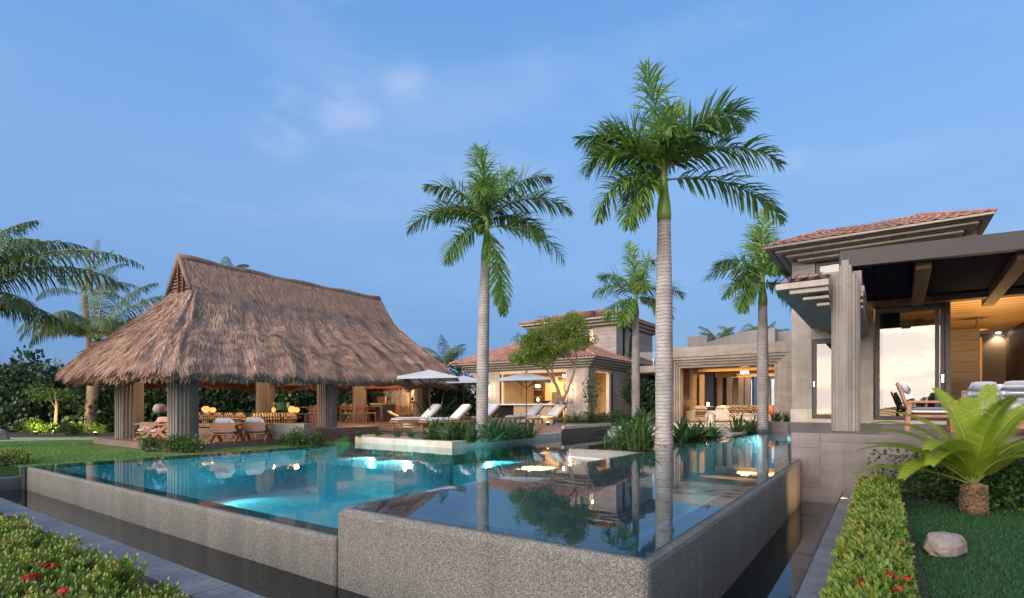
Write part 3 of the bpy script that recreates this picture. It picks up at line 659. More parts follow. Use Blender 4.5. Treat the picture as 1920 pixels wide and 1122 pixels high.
for (ya, yb) in ((8.12, 8.20), (16.72, 16.6)):
    for sd_ in (1, -1):
        MB().tube([(-19.3 + sd_ * (UX + 0.04), ya, 5.08), (-19.3 + sd_ * 0.42, ya, 5.66), (-19.3, ya, RZ)], 0.075, 7).build('verge_roll', 'thatch_base', hut, smooth=True, world=True)
    MB().add([(-20.05, yb, 5.1), (-18.55, yb, 5.1), (-19.3, yb, RZ - 0.05)], [(0, 1, 2)]).build('gablet_panel', 'dark_wood', hut, world=True)
for k in range(9):
    z = 5.16 + k * 0.11; w = (RZ - 0.1 - z) / 1.1 * 0.80
    if w > 0.05: MB().box(-19.3 - w, -19.3 + w, 8.15, 8.19, z, z + 0.055).build('gablet_slat', 'bark', hut, world=True)
for x in (-19.3, -18.95): MB().box(x - 0.035, x + 0.035, 8.08, 8.14, 5.05, RZ - 0.1 - abs(x + 19.3) * 1.3).build('gablet_post', 'red_beam', hut, world=True)
# thatch strands
def strands(n):
    t = 1 - (1 - rng.random(n)) ** 0.62; t = np.clip(1 - t, 0, 0.995)
    t = 1 - np.sqrt(rng.random(n) * 0.95 + 0.05 * rng.random(n)); t = np.clip(t, 0, 0.99)
    i = rng.random(n) * NL
    def S(tt, ii):
        ii = ii % NL
        a = tt * NT; j0 = np.clip(a.astype(int), 0, NT - 1); fj = (a - j0)[:, None]
        i0 = ii.astype(int) % NL; fi = (ii - ii.astype(int))[:, None]; i1 = (i0 + 1) % NL
        return (G[j0, i0] * (1 - fi) + G[j0, i1] * fi) * (1 - fj) + (G[j0 + 1, i0] * (1 - fi) + G[j0 + 1, i1] * fi) * fj
    P = S(t, i); dn = P - S(np.clip(t + 0.03, 0, 1), i); dn /= np.linalg.norm(dn, axis=1, keepdims=True) + 1e-9
    sd2 = S(t, i + 0.2) - S(t, i - 0.2); sd2 /= np.linalg.norm(sd2, axis=1, keepdims=True) + 1e-9
    nn = np.cross(sd2, -dn); nn /= np.linalg.norm(nn, axis=1, keepdims=True) + 1e-9
    nn[nn[:, 2] < 0] *= -1
    return P, dn, sd2, nn, t, i
n = 150000
P, dn, sdv, nn, t, ii = strands(n)
jit = rng.normal(size=n) * 0.14
tuft = np.array([mnoise.noise(Vector((a * 0.45, b * 9, 0.5))) for a, b in zip(ii, t)])
d = dn + sdv * (jit + 0.15 * tuft)[:, None] + nn * (0.02 + 0.055 * rng.random(n) + 0.05 * np.clip(tuft, 0, 1))[:, None]
d /= np.linalg.norm(d, axis=1, keepdims=True)
L = 0.16 + 0.25 * rng.random(n)
w = (0.010 + 0.018 * rng.random(n) ** 2)[:, None]
A = P + nn * (0.0 + 0.035 * rng.random(n))[:, None]
Q = A + d * L[:, None]; sw = np.cross(d, nn)
V = np.stack([A - sw * w / 2, A + sw * w / 2, Q + sw * w / 5, Q - sw * w / 5], 1).reshape(-1, 3)
rv = np.clip(0.42 + 0.27 * rng.normal(size=n) + 0.22 * tuft, 0, 1)
# fringe hanging over the eave
m = 9000
fi = rng.random(m) * NL; i0 = fi.astype(int); fr = (fi - i0)[:, None]
E0 = G[0, i0] * (1 - fr) + G[0, (i0 + 1) % NL] * fr
out = E0[:, :2] - cxy; out /= np.linalg.norm(out, axis=1, keepdims=True)
E0 = E0 + np.concatenate([-out * (0.30 * rng.random((m, 1))), -0.03 - 0.30 * rng.random((m, 1))], 1)
E0[:, 2] += 0.02
fd = np.concatenate([out * (0.35 + 0.2 * rng.random((m, 1))) + rng.normal(size=(m, 2)) * 0.12, -0.8 * np.ones((m, 1))], 1)
fd /= np.linalg.norm(fd, axis=1, keepdims=True)
fl = (0.07 + 0.07 * rng.random(m) ** 2)[:, None]
fs_ = np.concatenate([-out[:, 1:2], out[:, 0:1], np.zeros((m, 1))], 1) * 0.010
Vf = np.stack([E0 - fs_, E0 + fs_, E0 + fd * fl + fs_ * 0.4, E0 + fd * fl - fs_ * 0.4], 1).reshape(-1, 3)
# strands of the two upper planes
k = 11000
us, ts, sds = rng.random(k), rng.random(k), np.where(rng.random(k) < 0.5, 1, -1)
PU = np.stack([-19.3 + sds * UX * (1 - ts), 8.12 + 8.6 * us, 5.16 + (RZ - 5.16) * ts + 0.03], 1)
du = np.stack([sds * 0.60, rng.normal(size=k) * 0.16, -0.75 * np.ones(k)], 1); du /= np.linalg.norm(du, axis=1, keepdims=True)
nu = np.stack([sds * 0.75, np.zeros(k), 0.6 * np.ones(k)], 1)
du = du + nu * 0.08; lu = (0.2 + 0.25 * rng.random(k))[:, None]; wu = np.array([0, 1, 0]) * 0.008
Vu = np.stack([PU - wu, PU + wu, PU + du * lu + wu * .4, PU + du * lu - wu * .4], 1).reshape(-1, 3)
VV = np.concatenate([V, Vf, Vu]) - OFFH
rr = np.concatenate([rv, np.clip(0.4 + 0.2 * rng.normal(size=m), 0, 1), np.clip(0.45 + 0.22 * rng.normal(size=k), 0, 1)])
meshobj('thatch_straw', npmesh('thatch_straw', VV, np.arange(len(VV)).reshape(-1, 4), rr, ('thatch',)), hut, 'stuff')
# rear wall with herringbone panel and niche
MB().box(-23.3, -18.4, 20.2, 20.45, HD, 2.5).build('rear_wall', 'plaster_warm', hut, world=True)
hb = MB()
z = HD + 0.9
MB().box(-22.05, -20.75, 20.10, 20.198, HD, 2.45).build('feature_panel', 'bark', hut, world=True)
hbp = hut
ci = 0
for cxi in range(6):
    for czi in range(12):
        x = -21.94 + cxi * 0.215; zz = HD + 0.80 + czi * 0.105
        sg = 1 if cxi % 2 == 0 else -1
        hb.bar((x - 0.095, 20.085, zz - 0.06 * sg), (x + 0.095, 20.085, zz + 0.06 * sg), 0.03, 0.04, (0, 0, 1))
hb.build('herringbone_strips', 'cream_stone', hut, world=True, kind='stuff')
for x in (-23.1, -22.45, -20.4, -18.55): MB().box(x - 0.14, x + 0.14, 19.98, 20.198, HD, 2.48).build('pilaster', 'stone_pier', hut, world=True, bevel=0.01, seg=1)
MB().box(-19.55, -18.85, 20.14, 20.198, 0.62, 1.95).build('niche_panel', 'plaster_warm', hut, world=True)
MB().box(-20.05, -19.88, 20.17, 20.198, 1.30, 1.42).build('switch_plate', 'white_fabric', hut, world=True)
lamp('niche_uplight', 'SPOT', (-19.0, 19.95, 0.60), 26, (1.0, 0.62, 0.20), 0.05, spot=110, dirv=(-0.25, 0.55, 1))
lamp('pavilion_downlight', 'POINT', (-19.6, 16.0, 3.3), 200, (1.0, 0.62, 0.32), 0.15)
lamp('pavilion_downlight', 'POINT', (-19.4, 9.8, 3.3), 240, (1.0, 0.64, 0.36), 0.15)
lamp('pavilion_downlight', 'POINT', (-20.4, 19.4, 1.95), 45, (1.0, 0.62, 0.32), 0.1)
lamp('roof_uplight', 'SPOT', (-19.3, 14.0, 1.9), 30, (1.0, 0.5, 0.2), 0.1, spot=140, dirv=(0, 0, 1))

# ---------------- pavilion furniture
def cube_cushion(lx_, ly_, lz_): return MB().cushion(0, 0, 0, lx_, ly_, lz_)
def make_lounge_chair():
    t = thing('lounge_chair', 'low wooden X framed lounge chair with white cushions', 'armchair', (0, 0, 0), 0, 'wooden lounge chairs in the pavilion')
    for s in (-0.34, 0.34):
        a = MB().bar((s, -0.42, 0.0), (s, 0.30, 0.52), 0.06, 0.10).build('leg', 'rosewood', t, bevel=0.008)
        MB().bar((s * 1.03, 0.42, 0.0), (s * 1.03, -0.10, 0.36), 0.06, 0.10).build('leg', 'rosewood', t, bevel=0.008)
        MB().box(s - 0.05, s + 0.05, -0.45, 0.42, 0.50, 0.545).build('armrest', 'rosewood', t, bevel=0.01)
    MB().bar((-0.36, 0.40, 0.47), (0.36, 0.40, 0.47), 0.035, 0.24, (0, 0, 1)).build('back_board', 'rosewood', t, bevel=0.01)
    MB().box(-0.33, 0.33, -0.40, 0.34, 0.22, 0.26).build('seat_frame', 'rosewood', t, bevel=0.01)
    MB().cushion(0, -0.02, 0.33, 0.62, 0.72, 0.15).build('seat_cushion', 'white_fabric', t, smooth=True)
    b = MB().cushion(0, 0, 0, 0.60, 0.16, 0.46, puff=0.2).build('back_cushion', 'white_fabric', t, smooth=True)
    b.location = (0, 0.27, 0.52); b.rotation_euler = (R(-12), 0, 0)
    return t
lc = make_lounge_chair()
def yaw_to(v): return math.atan2(v[1], v[0])
# local +Y is the chair's back; two show their backs to the pool, two their sides
rzc = yaw_to(-FWD) - R(90)
for (px, D, rz, lab) in ((427, 16.6, rzc + R(8), 'wooden lounge chair seen from behind, next to the ribbed corner pier'),
                         (482, 17.2, rzc + R(10), 'wooden lounge chair seen from behind, farther from the corner pier'),
                         (290, 17.6, rzc + R(88), 'wooden lounge chair seen from the side, nearest the end pier'),
                         (314, 17.0, rzc + R(84), 'wooden lounge chair seen from the side, half behind the corner pier')):
    p = pt(px, D, HF); place(lc if lab.startswith('wooden lounge chair seen from behind, next') else copy_tree(lc), p, rz, lab)
def pillow(lab, p, rz, mat, grp, s=(0.48, 0.17, 0.44), tilt=-14, pool=[{}]):
    key = (mat, s)
    if key not in pool[0]:
        o = MB().cushion(0, 0, s[2] / 2, s[0], s[1], s[2], puff=0.55).build('pillow', mat, None, smooth=True); pool[0][key] = o
    else: o = pool[0][key].copy(); COL.objects.link(o)
    o.location = p; o.rotation_euler = (R(tilt), 0, rz)
    return tag(o, lab, 'pillow', grp)
def make_bench(name, lab, p0, p1, depth, z):
    """a built-in sofa: base, seat pad, back"""
    a, b = Vector((p0.x, p0.y, 0)), Vector((p1.x, p1.y, 0)); w = (b - a).length; rz = yaw_to(b - a)
    t = thing(name, lab, 'sofa', Vector(((a.x + b.x) / 2, (a.y + b.y) / 2, z)), rz)
    MB().box(-w / 2, w / 2, -depth / 2, depth / 2, 0, 0.26).build('base', 'stone', t, bevel=0.015)
    n = max(2, round(w / 0.95))
    for k in range(n):
        MB().cushion(-w / 2 + (k + .5) * w / n, -0.04, 0.34, w / n - 0.01, depth * 0.9, 0.16).build('seat_cushion', 'tan_fabric', t, smooth=True)
    MB().box(-w / 2, w / 2, depth / 2 - 0.1, depth / 2, 0.262, 0.66).build('backrest', 'tan_fabric', t, bevel=0.03)
    return t, rz
S1a, S1b = pt(352, 21.0, HF), pt(452, 20.2, HF)
b1, rz1 = make_bench('bench_sofa', 'tan bench sofa with striped pillows behind the corner pier', S1a, S1b, 0.85, HF)
S2a, S2b = pt(478, 19.6, HF), pt(556, 20.6, HF)
b2, rz2 = make_bench('bench_sofa', 'tan bench sofa with striped pillows behind the two chairs', S2a, S2b, 0.85, HF)
posw = ['at the left end', 'second from the left', 'third from the left', 'fourth from the left', 'fifth from the left', 'at the right end']
for k in range(5):
    f = (k + 0.5) / 5; p = S1a.lerp(S1b, f) + (Vector((-math.sin(rz1), math.cos(rz1), 0)) * 0.14); p.z = HF + 0.42
    pillow('brown striped pillow ' + (posw[k] if k < 4 else 'at the right end') + ' of the sofa behind the corner pier', p, rz1 + R(6 * math.sin(k * 3)), 'pillow_stripe', 'striped pillows on the pavilion sofas')
for k in range(5):
    f = (k + 0.5) / 5; p = S2a.lerp(S2b, f) + (Vector((-math.sin(rz2), math.cos(rz2), 0)) * 0.14); p.z = HF + 0.42
    pillow('brown striped pillow ' + (posw[k] if k < 4 else 'at the right end') + ' of the sofa behind the two chairs', p, rz2 + R(6 * math.sin(k * 2.2)), 'pillow_stripe' if k < 4 else 'tan_fabric', 'striped pillows on the pavilion sofas')
# low stone wall at the side and coffee table
tag(MB().box(-0.6, 0.6, -0.2, 0.2, 0, 0.55).build('low_wall', 'stone', None, bevel=0.01), 'low grey stone wall behind the chairs at the end pier', 'wall')
bpy.data.objects['low_wall'].location = pt(277, 18.3, HF); bpy.data.objects['low_wall'].rotation_euler = (0, 0, 0.2)
w2 = tag(MB().box(-0.85, 0.85, -0.25, 0.25, 0, 0.52).build('low_wall', 'stone', None, bevel=0.01), 'low grey stone wall right of the two lounge chairs', 'wall')
w2.location = pt(532, 17.9, HF); w2.rotation_euler = (0, 0, YAW - R(6))
ct = thing('coffee_table', 'low wooden coffee table between the lounge chairs', 'table', pt(455, 18.2, HF), YAW)
MB().box(-0.55, 0.55, -0.35, 0.35, 0.34, 0.39).build('table_top', 'teak', ct, bevel=0.01)
for sx in (-0.48, 0.48):
    for sy_ in (-0.28, 0.28): MB().box(sx - 0.03, sx + 0.03, sy_ - 0.03, sy_ + 0.03, 0, 0.338).build('leg', 'teak', ct)
# glowing table lamps on a shelf behind the sofas
def make_glow_lamp():
    t = thing('table_lamp', '', 'lamp', (0, 0, 0), 0, 'glowing lamps behind the sofas')
    MB().lathe([(0.05, 0), (0.10, 0.02), (0.16, 0.10), (0.17, 0.17), (0.12, 0.25), (0.06, 0.28)], 12).build('shade', 'lamp_orange', t, smooth=True)
    MB().lathe([(0.09, -0.04), (0.09, 0.0), (0.05, 0.0)], 12).build('base', 'dark_wood', t)
    return t
console = thing('console_table', 'long narrow console with lamps behind the pavilion sofas', 'table', pt(455, 22.3, HF), YAW)
MB().box(-2.9, 2.9, -0.18, 0.18, 0.74, 0.79).build('table_top', 'dark_wood', console, bevel=0.01)
for x in (-2.7, -0.9, 0.9, 2.7): MB().box(x - 0.05, x + 0.05, -0.15, 0.15, 0, 0.738).build('leg', 'dark_wood', console)
gl0 = make_glow_lamp()
for i, (px, lab) in enumerate(((321, 'orange glowing lamp left of the corner pier'), (386, 'small orange glowing lamp just right of the corner pier'), (399, 'larger orange glowing lamp right of the corner pier'),
                (501, 'orange glowing lamp right of the back pier'), (511, 'orange glowing lamp left of the green lamp'), (547, 'orange glowing lamp right of the green lamp'), (556, 'last orange glowing lamp on the right of the console'))):
    o = gl0 if i == 0 else copy_tree(gl0)
    p = pt(px, 22.3, HF + 0.83)
    dx = (p - console.location).dot(RIGHT); p = console.location + RIGHT * dx; p.z = HF + 0.83
    place(o, p, 0, lab, s=0.75 + 0.2 * (i % 2))
    if i in (2, 4, 6): lamp('lamp_glow', 'POINT', p + Vector((0, 0, 0.3)), 6, (1.0, 0.5, 0.2), 0.1)
g = thing('table_lamp', 'dark green drum lamp on the console between orange lamps', 'lamp', pt(531, 22.2, HF + 0.83))
MB().lathe([(0.20, 0.10), (0.24, 0.12), (0.24, 0.42), (0.20, 0.44)], 18).build('shade', 'green_ceramic', g, smooth=False)
MB().lathe([(0.08, -0.04), (0.08, 0.0), (0.03, 0.02), (0.03, 0.099)], 10).build('base', 'dark_wood', g)
vz = tag(MB().lathe([(0.10, 0), (0.22, 0.05), (0.26, 0.20), (0.20, 0.36), (0.12, 0.40)], 16).build('pot', 'stone', None, smooth=True), 'round grey pot on the console behind the side chairs', 'pot')
vz.location = pt(300, 22.2, HF + 0.79)
# dining table and chairs
dt = thing('dining_table', 'dark dining table with place mats under the thatched roof', 'table', pt(640, 26.6, HD), YAW)
MB().box(-1.9, 1.9, -0.5, 0.5, 0.70, 0.75).build('table_top', 'dark_wood', dt, bevel=0.01)
for x in (-1.2, 1.2): MB().box(x - 0.35, x + 0.35, -0.2, 0.2, 0, 0.698).build('leg', 'dark_wood', dt)
def make_dining_chair():
    t = thing('dining_chair', '', 'chair', (0, 0, 0), 0, 'orange wood dining chairs')
    for x in (-0.21, 0.21):
        MB().bar((x, -0.20, 0), (x, -0.20, 0.43), 0.04, 0.04, (0, 1, 0)).build('leg', 'teak', t)
        MB().bar((x, 0.24, 0), (x, 0.20, 0.84), 0.04, 0.045, (0, 1, 0)).build('leg', 'teak', t)
        MB().box(x - 0.02, x + 0.02, -0.20, 0.20, 0.62, 0.65).build('armrest', 'teak', t)
    MB().box(-0.23, 0.23, -0.22, 0.21, 0.42, 0.46).build('seat', 'tan_fabric', t, bevel=0.01)
    MB().box(-0.21, 0.21, 0.185, 0.215, 0.60, 0.83).build('backrest', 'teak', t, bevel=0.008)
    MB().box(-0.19, 0.19, 0.18, 0.21, 0.22, 0.25).build('stretcher', 'teak', t)
    return t
dc = make_dining_chair()
for i, (px, D, rz, lab) in enumerate(((588, 25.2, rzc + R(75), 'orange wood dining chair left of the middle pier'), (649, 24.6, rzc + R(5), 'orange wood dining chair with its back to the pool, right of the middle pier'),
        (680, 24.4, rzc - R(12), 'orange wood dining chair turned slightly, nearest the dark bar'), (697, 26.4, rzc - R(80), 'orange wood dining chair at the table end by the dark bar'),
        (661, 28.0, rzc + R(180), 'orange wood dining chair on the far side of the dining table'))):
    place(dc if i == 0 else copy_tree(dc), pt(px, D, HD), rz, lab)
# outdoor bar, box on it
bar = thing('outdoor_bar', 'grey and black outdoor bar counter before the herringbone wall', 'bar counter', pt(722, 27.0, HD), YAW - R(4))
MB().box(-0.62, 0.0, -0.35, 0.35, 0, 0.86).build('cabinet', 'grey_panel', bar, bevel=0.01)
MB().box(0.004, 0.62, -0.33, 0.35, 0, 0.86).build('cabinet', 'black', bar, bevel=0.01)
MB().box(-0.66, 0.66, -0.39, 0.39, 0.862, 0.92).build('counter_top', 'cream_stone', bar, bevel=0.008)
MB().box(0.622, 0.66, -0.36, 0.36, 0, 0.86).build('side_panel', 'teak', bar)
bx = thing('wooden_box', 'square wooden lantern box on the outdoor bar', 'box', pt(716, 27.1, HD + 0.92), YAW)
MB().box(-0.19, 0.19, -0.15, 0.15, 0, 0.34).build('case', 'tan_fabric', bx, bevel=0.01)
MB().box(-0.21, 0.21, -0.17, 0.17, 0.342, 0.37).build('lid', 'teak', bx)
# curved bench with striped cushions
cb = thing('curved_bench', 'curved orange wood day bench with upturned ends by the lit wall', 'bench', pt(767, 25.0, HD), YAW)
m = MB(); pr = []
for k in range(13):
    x = -0.95 + 1.9 * k / 12; pr.append((x, 0.20 + 0.30 * abs(x / 0.95) ** 2.4))
for (a, b) in zip(pr, pr[1:]):
    m.add([(a[0], -0.35, a[1]), (b[0], -0.35, b[1]), (b[0], 0.35, b[1]), (a[0], 0.35, a[1]), (a[0], -0.35, a[1] + 0.06), (b[0], -0.35, b[1] + 0.06), (b[0], 0.35, b[1] + 0.06), (a[0], 0.35, a[1] + 0.06)],
          [(3, 2, 1, 0), (4, 5, 6, 7), (0, 1, 5, 4), (1, 2, 6, 5), (2, 3, 7, 6), (3, 0, 4, 7)])
m.build('seat_shell', 'teak', cb)
for x in (-0.5, 0.5): MB().box(x - 0.04, x + 0.04, -0.3, 0.3, 0, 0.22).build('leg', 'teak', cb)
for k in range(4):
    pillow(('striped pillow on the curved bench, ' + ['leftmost', 'second from left', 'second from right', 'rightmost'][k]), pt(754 + 9 * k, 24.9, HD + 0.27), YAW + R(8 * k), 'pillow_stripe', 'striped pillows on the curved bench', (0.36, 0.15, 0.22), -30)
# ================================================================ ROOFS AND HOUSES
def tile_slope(a, b, c, d, nu, nv, name, parent, mat='tile_clay', amp=1.0):
    """barrel tiles: eave a-b, top d-c; every course laps over the one below"""
    a, b, c, d = map(np.array, (a, b, c, d)); V, F = [], []
    nrm = np.cross(b - a, d - a); nrm = nrm / np.linalg.norm(nrm)
    if nrm[2] < 0: nrm = -nrm
    prof = [(0.0, 0.0), (0.12, 0.03), (0.30, 0.04), (0.5, 0.03), (0.60, 0.0), (0.8, -0.012)]
    for j in range(nv):
        t0, t1 = j / nv, min(1.0, (j + 1.12) / nv)
        row = []
        for i in range(nu):
            k = 0.02 * (random.random() - 0.5)
            for (u, h) in prof:
                uu = (i + u) / nu
                lo = (a + (b - a) * uu) * (1 - t0) + (d + (c - d) * uu) * t0 + nrm * (h + 0.035 + k) * amp
                hi = (a + (b - a) * uu) * (1 - t1) + (d + (c - d) * uu) * t1 + nrm * h * amp
                row.append((lo, hi))
        o = len(V)
        for lo, hi in row: V.append(lo); V.append(hi)
        for k in range(len(row) - 1): F.append((o + 2 * k, o + 2 * k + 2, o + 2 * k + 3, o + 2 * k + 1))
    off = np.array(parent.location)
    return meshobj(name, npmesh(name, np.array(V) - off, np.array(F), None, (mat,)), parent, 'stuff')
def stepped_eave(par, x0, x1, y0, y1, zt, n, step, hb, hr, mat='band_stone', rmat='soffit'):
    """an eave of n bands stepping inwards; every band a slab with a dark recess below it"""
    z = zt
    for k in range(n):
        i = k * step
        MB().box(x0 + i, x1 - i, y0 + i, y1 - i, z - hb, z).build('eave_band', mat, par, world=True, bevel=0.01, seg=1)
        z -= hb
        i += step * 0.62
        MB().box(x0 + i, x1 - i, y0 + i, y1 - i, z - hr, z - 0.001).build('eave_recess', rmat, par, world=True)  # darker slab: the gap's shadow is put into its colour
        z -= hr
    return z
def hip(par, x0, x1, y0, y1, z0, rise, ins, nu=None, nv=12, mat='tile_clay', amp=1.0):
    xa, xb, ya, yb = x0 + ins, x1 - ins, y0 + ins, y1 - ins
    z1 = z0 + rise; w = 0.24
    tile_slope((x0, y0, z0), (x1, y0, z0), (xb, ya, z1), (xa, ya, z1), int((x1 - x0) / w), nv, 'roof_tiles', par, mat, amp)
    tile_slope((x1, y0, z0), (x1, y1, z0), (xb, yb, z1), (xb, ya, z1), int((y1 - y0) / w), nv, 'roof_tiles', par, mat, amp)
    tile_slope((x1, y1, z0), (x0, y1, z0), (xa, yb, z1), (xb, yb, z1), int((x1 - x0) / w), nv, 'roof_tiles', par, mat, amp)
    tile_slope((x0, y1, z0), (x0, y0, z0), (xa, ya, z1), (xa, yb, z1), int((y1 - y0) / w), nv, 'roof_tiles', par, mat, amp)
    for p, q in (((x0, y0), (xa, ya)), ((x1, y0), (xb, ya)), ((x1, y1), (xb, yb)), ((x0, y1), (xa, yb))):
        MB().tube([(p[0], p[1], z0 + 0.05 * amp), (q[0], q[1], z1 + 0.06 * amp)], 0.09 * amp, 6).build('hip_cap', mat, par, world=True)
    u = MB(); u.add([(x0 + .05, y0 + .05, z0 - .03), (x1 - .05, y0 + .05, z0 - .03), (x1 - .05, y1 - .05, z0 - .03), (x0 + .05, y1 - .05, z0 - .03), (xa, ya, z1 - .03), (xb, ya, z1 - .03), (xb, yb, z1 - .03), (xa, yb, z1 - .03)],
          [(0, 1, 5, 4), (1, 2, 6, 5), (2, 3, 7, 6), (3, 0, 4, 7), (4, 5, 6, 7), (3, 2, 1, 0)])
    u.build('roof_deck', mat, par, world=True)
def courses(par, name, x0, x1, y0, y1, z0, z1, h, mat='stone_course'):
    """a wall of stone courses with recessed joints"""
    n = max(1, round((z1 - z0) / h)); h = (z1 - z0) / n
    MB().box(x0 + .02, x1 - .02, y0 + .02, y1 - .02, z0, z1).build('wall_core', 'soffit', par, world=True)
    for k in range(n): MB().box(x0, x1, y0, y1, z0 + k * h + 0.006, z0 + (k + 1) * h - 0.006).build(name, mat, par, world=True)
def window(par, x0, x1, y, z0, z1, axis='x', fr=0.06, mat='bronze', glass='glass', bars=0, d=0.05):
    """framed pane in a wall; axis x: in a wall along X, y its plane; axis y: along Y"""
    def bx(a0, a1, zz0, zz1, t, name, mt, p, b=0):
        m = MB()
        if axis == 'x': m.box(a0, a1, y - t, y + t, zz0, zz1)
        else: m.box(y - t, y + t, a0, a1, zz0, zz1)
        return m, name, mt
    f = MB()
    for (a0, a1, c0, c1) in ((x0, x0 + fr, z0, z1), (x1 - fr, x1, z0, z1), (x0 + fr, x1 - fr, z0, z0 + fr), (x0 + fr, x1 - fr, z1 - fr, z1)):
        if axis == 'x': f.box(a0, a1, y - d, y + d, c0, c1)
        else: f.box(y - d, y + d, a0, a1, c0, c1)
    for k in range(bars):
        a = x0 + (x1 - x0) * (k + 1) / (bars + 1)
        if axis == 'x': f.box(a - fr / 2, a + fr / 2, y - d, y + d, z0 + fr, z1 - fr)
        else: f.box(y - d, y + d, a - fr / 2, a + fr / 2, z0 + fr, z1 - fr)
    fo = f.build('window', mat, par, world=True)
    g = MB()
    if axis == 'x': g.add([(x0 + fr, y, z0 + fr), (x1 - fr, y, z0 + fr), (x1 - fr, y, z1 - fr), (x0 + fr, y, z1 - fr)], [(0, 1, 2, 3)])
    else: g.add([(y, x0 + fr, z0 + fr), (y, x1 - fr, z0 + fr), (y, x1 - fr, z1 - fr), (y, x0 + fr, z1 - fr)], [(0, 1, 2, 3)])
    g.build('pane', glass, fo, world=True)
    return fo

# ---------------- two-storey house in the middle
mh = thing('garden_house', 'two storey stone house with clay tile roofs behind the sun loungers', 'house', (-19.5, 33, 0.44))
FZ = 0.44
WX0, WX1, WY = -24.3, -14.85, 29.4         # front wall
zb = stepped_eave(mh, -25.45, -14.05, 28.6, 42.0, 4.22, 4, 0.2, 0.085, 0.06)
hip(mh, -25.5, -14.0, 28.55, 42.05, 4.22, 1.75, 4.0, nv=14)
# front wall: left pier, right pier, lintel
MB().box(WX0, -21.62, WY, WY + .4, FZ, zb).build('wall', 'stone', mh, world=True)
MB().box(-16.36, WX1, WY, WY + .4, FZ, zb).build('wall', 'stone', mh, world=True)
MB().box(-21.616, -16.364, WY + .02, WY + .38, 3.42, zb).build('lintel', 'plaster_warm', mh, world=True)
for (y0, y1) in ((WY + .402, 30.3), (33.0, 36.4), (37.2, 41)): MB().box(WX1 - .4, WX1, y0, y1, FZ, zb).build('wall', 'stone', mh, world=True)
MB().box(WX1 - .38, WX1 - .02, 30.304, 32.996, 3.45, zb).build('lintel', 'plaster_warm', mh, world=True)
MB().box(WX0, WX0 + .4, WY + .402, 41, FZ, zb).build('wall', 'stone', mh, world=True)
MB().box(WX0, WX1, 41.002, 41.3, FZ, zb).build('wall', 'stone', mh, world=True)
for x in (-21.60, -21.44): MB().box(x - .06, x + .06, WY + .05, WY + .2, FZ, 3.41).build('door_jamb', 'dark_wood' if x < -21.5 else 'plaster_warm', mh, world=True)
MB().box(-16.46, -16.37, WY + .05, WY + .2, FZ, 3.41).build('door_jamb', 'plaster_warm', mh, world=True)
MB().box(WX1 - .25, WX1 - .03, 32.5, 32.78, FZ, 3.44).build('door_jamb', 'white_fabric', mh, world=True)
MB().box(WX1 - .22, WX1 + .03, 32.79, 32.98, FZ, 3.44).build('door_frame', 'dark_wood', mh, world=True)
# inside
MB().box(WX0 + .4, WX1 - .4, WY + .4, 41, 3.62, 3.68).build('ceiling', 'plaster_warm', mh, world=True)
MB().box(WX0 + .4, WX1 - .4, 35.6, 35.8, FZ, 3.618).build('back_wall', 'plaster_warm', mh, world=True)
MB().box(WX0 + .4, WX1 - .4, WY + .4, 41, FZ - .1, FZ + .002).build('floor', 'cream_stone', mh, world=True)
MB().box(-21.9, -16.0, 31.6, 31.9, 3.3, 3.55).build('ceiling_beam', 'tan_fabric', mh, world=True)
MB().box(-19.2, -16.4, 33.2, 33.45, 3.0, 3.3).build('ceiling_beam', 'panel_wood', mh, world=True)
MB().box(-18.55, -17.75, 34.2, 34.7, FZ, 3.6).build('inner_wall', 'plaster_warm', mh, world=True)
MB().box(-17.1, -16.4, 33.4, 33.7, FZ, 3.6).build('inner_wall', 'plaster_warm', mh, world=True)
MB().box(-17.72, -17.25, 34.4, 34.6, FZ, 2.9).build('inner_door', 'black', mh, world=True)
sh = MB().box(-22.55, -21.75, 35.2, 35.58, FZ, 3.1).build('shelf_unit', 'dark_wood', mh, world=True)
for k in range(4): MB().box(-22.45, -21.85, 35.05, 35.198, 0.9 + k * .52, 0.95 + k * .52).build('shelf', 'tan_fabric', sh, world=True)
MB().box(-20.95, -20.45, 35.3, 35.58, FZ, 2.3).build('fridge', 'grey_panel', mh, world=True)
for (x, z, hh) in ((-19.55, 2.35, .62), (-19.45, 1.15, .85)): MB().box(x - .45, x + .45, 35.45, 35.598, z, z + hh).build('niche', 'bark', mh, world=True)
MB().box(-19.75, -19.30, 35.40, 35.448, 2.52, 2.82).build('niche_lamp', 'lamp_soft', mh, world=True)
for (x, z, m_) in ((-22.25, 2.66, 'lamp_soft'), (-22.0, 2.66, 'lamp_soft'), (-22.1, 1.60, 'lamp_soft'), (-22.25, 1.1, 'cream_stone'), (-19.5, 1.3, 'black')):
    MB().lathe([(.07, 0), (.11, .1), (.08, .22), (.04, .28)], 8, (x, 35.1, z)).build('vase', m_, mh, world=True)  # three of these glow: light put into the material
lamp('kitchen_light', 'AREA', (-19.2, 32.0, 3.25), 200, (1.0, 0.66, 0.32), (4.5, 2.0), dirv=(0, 0, -1))
lamp('kitchen_light', 'AREA', (-20.0, 34.6, 3.4), 70, (1.0, 0.66, 0.32), (3.0, 0.8), dirv=(0, 0.2, -1))
lamp('hall_light', 'POINT', (-15.9, 31.6, 2.6), 40, (1.0, 0.62, 0.28), 0.15)
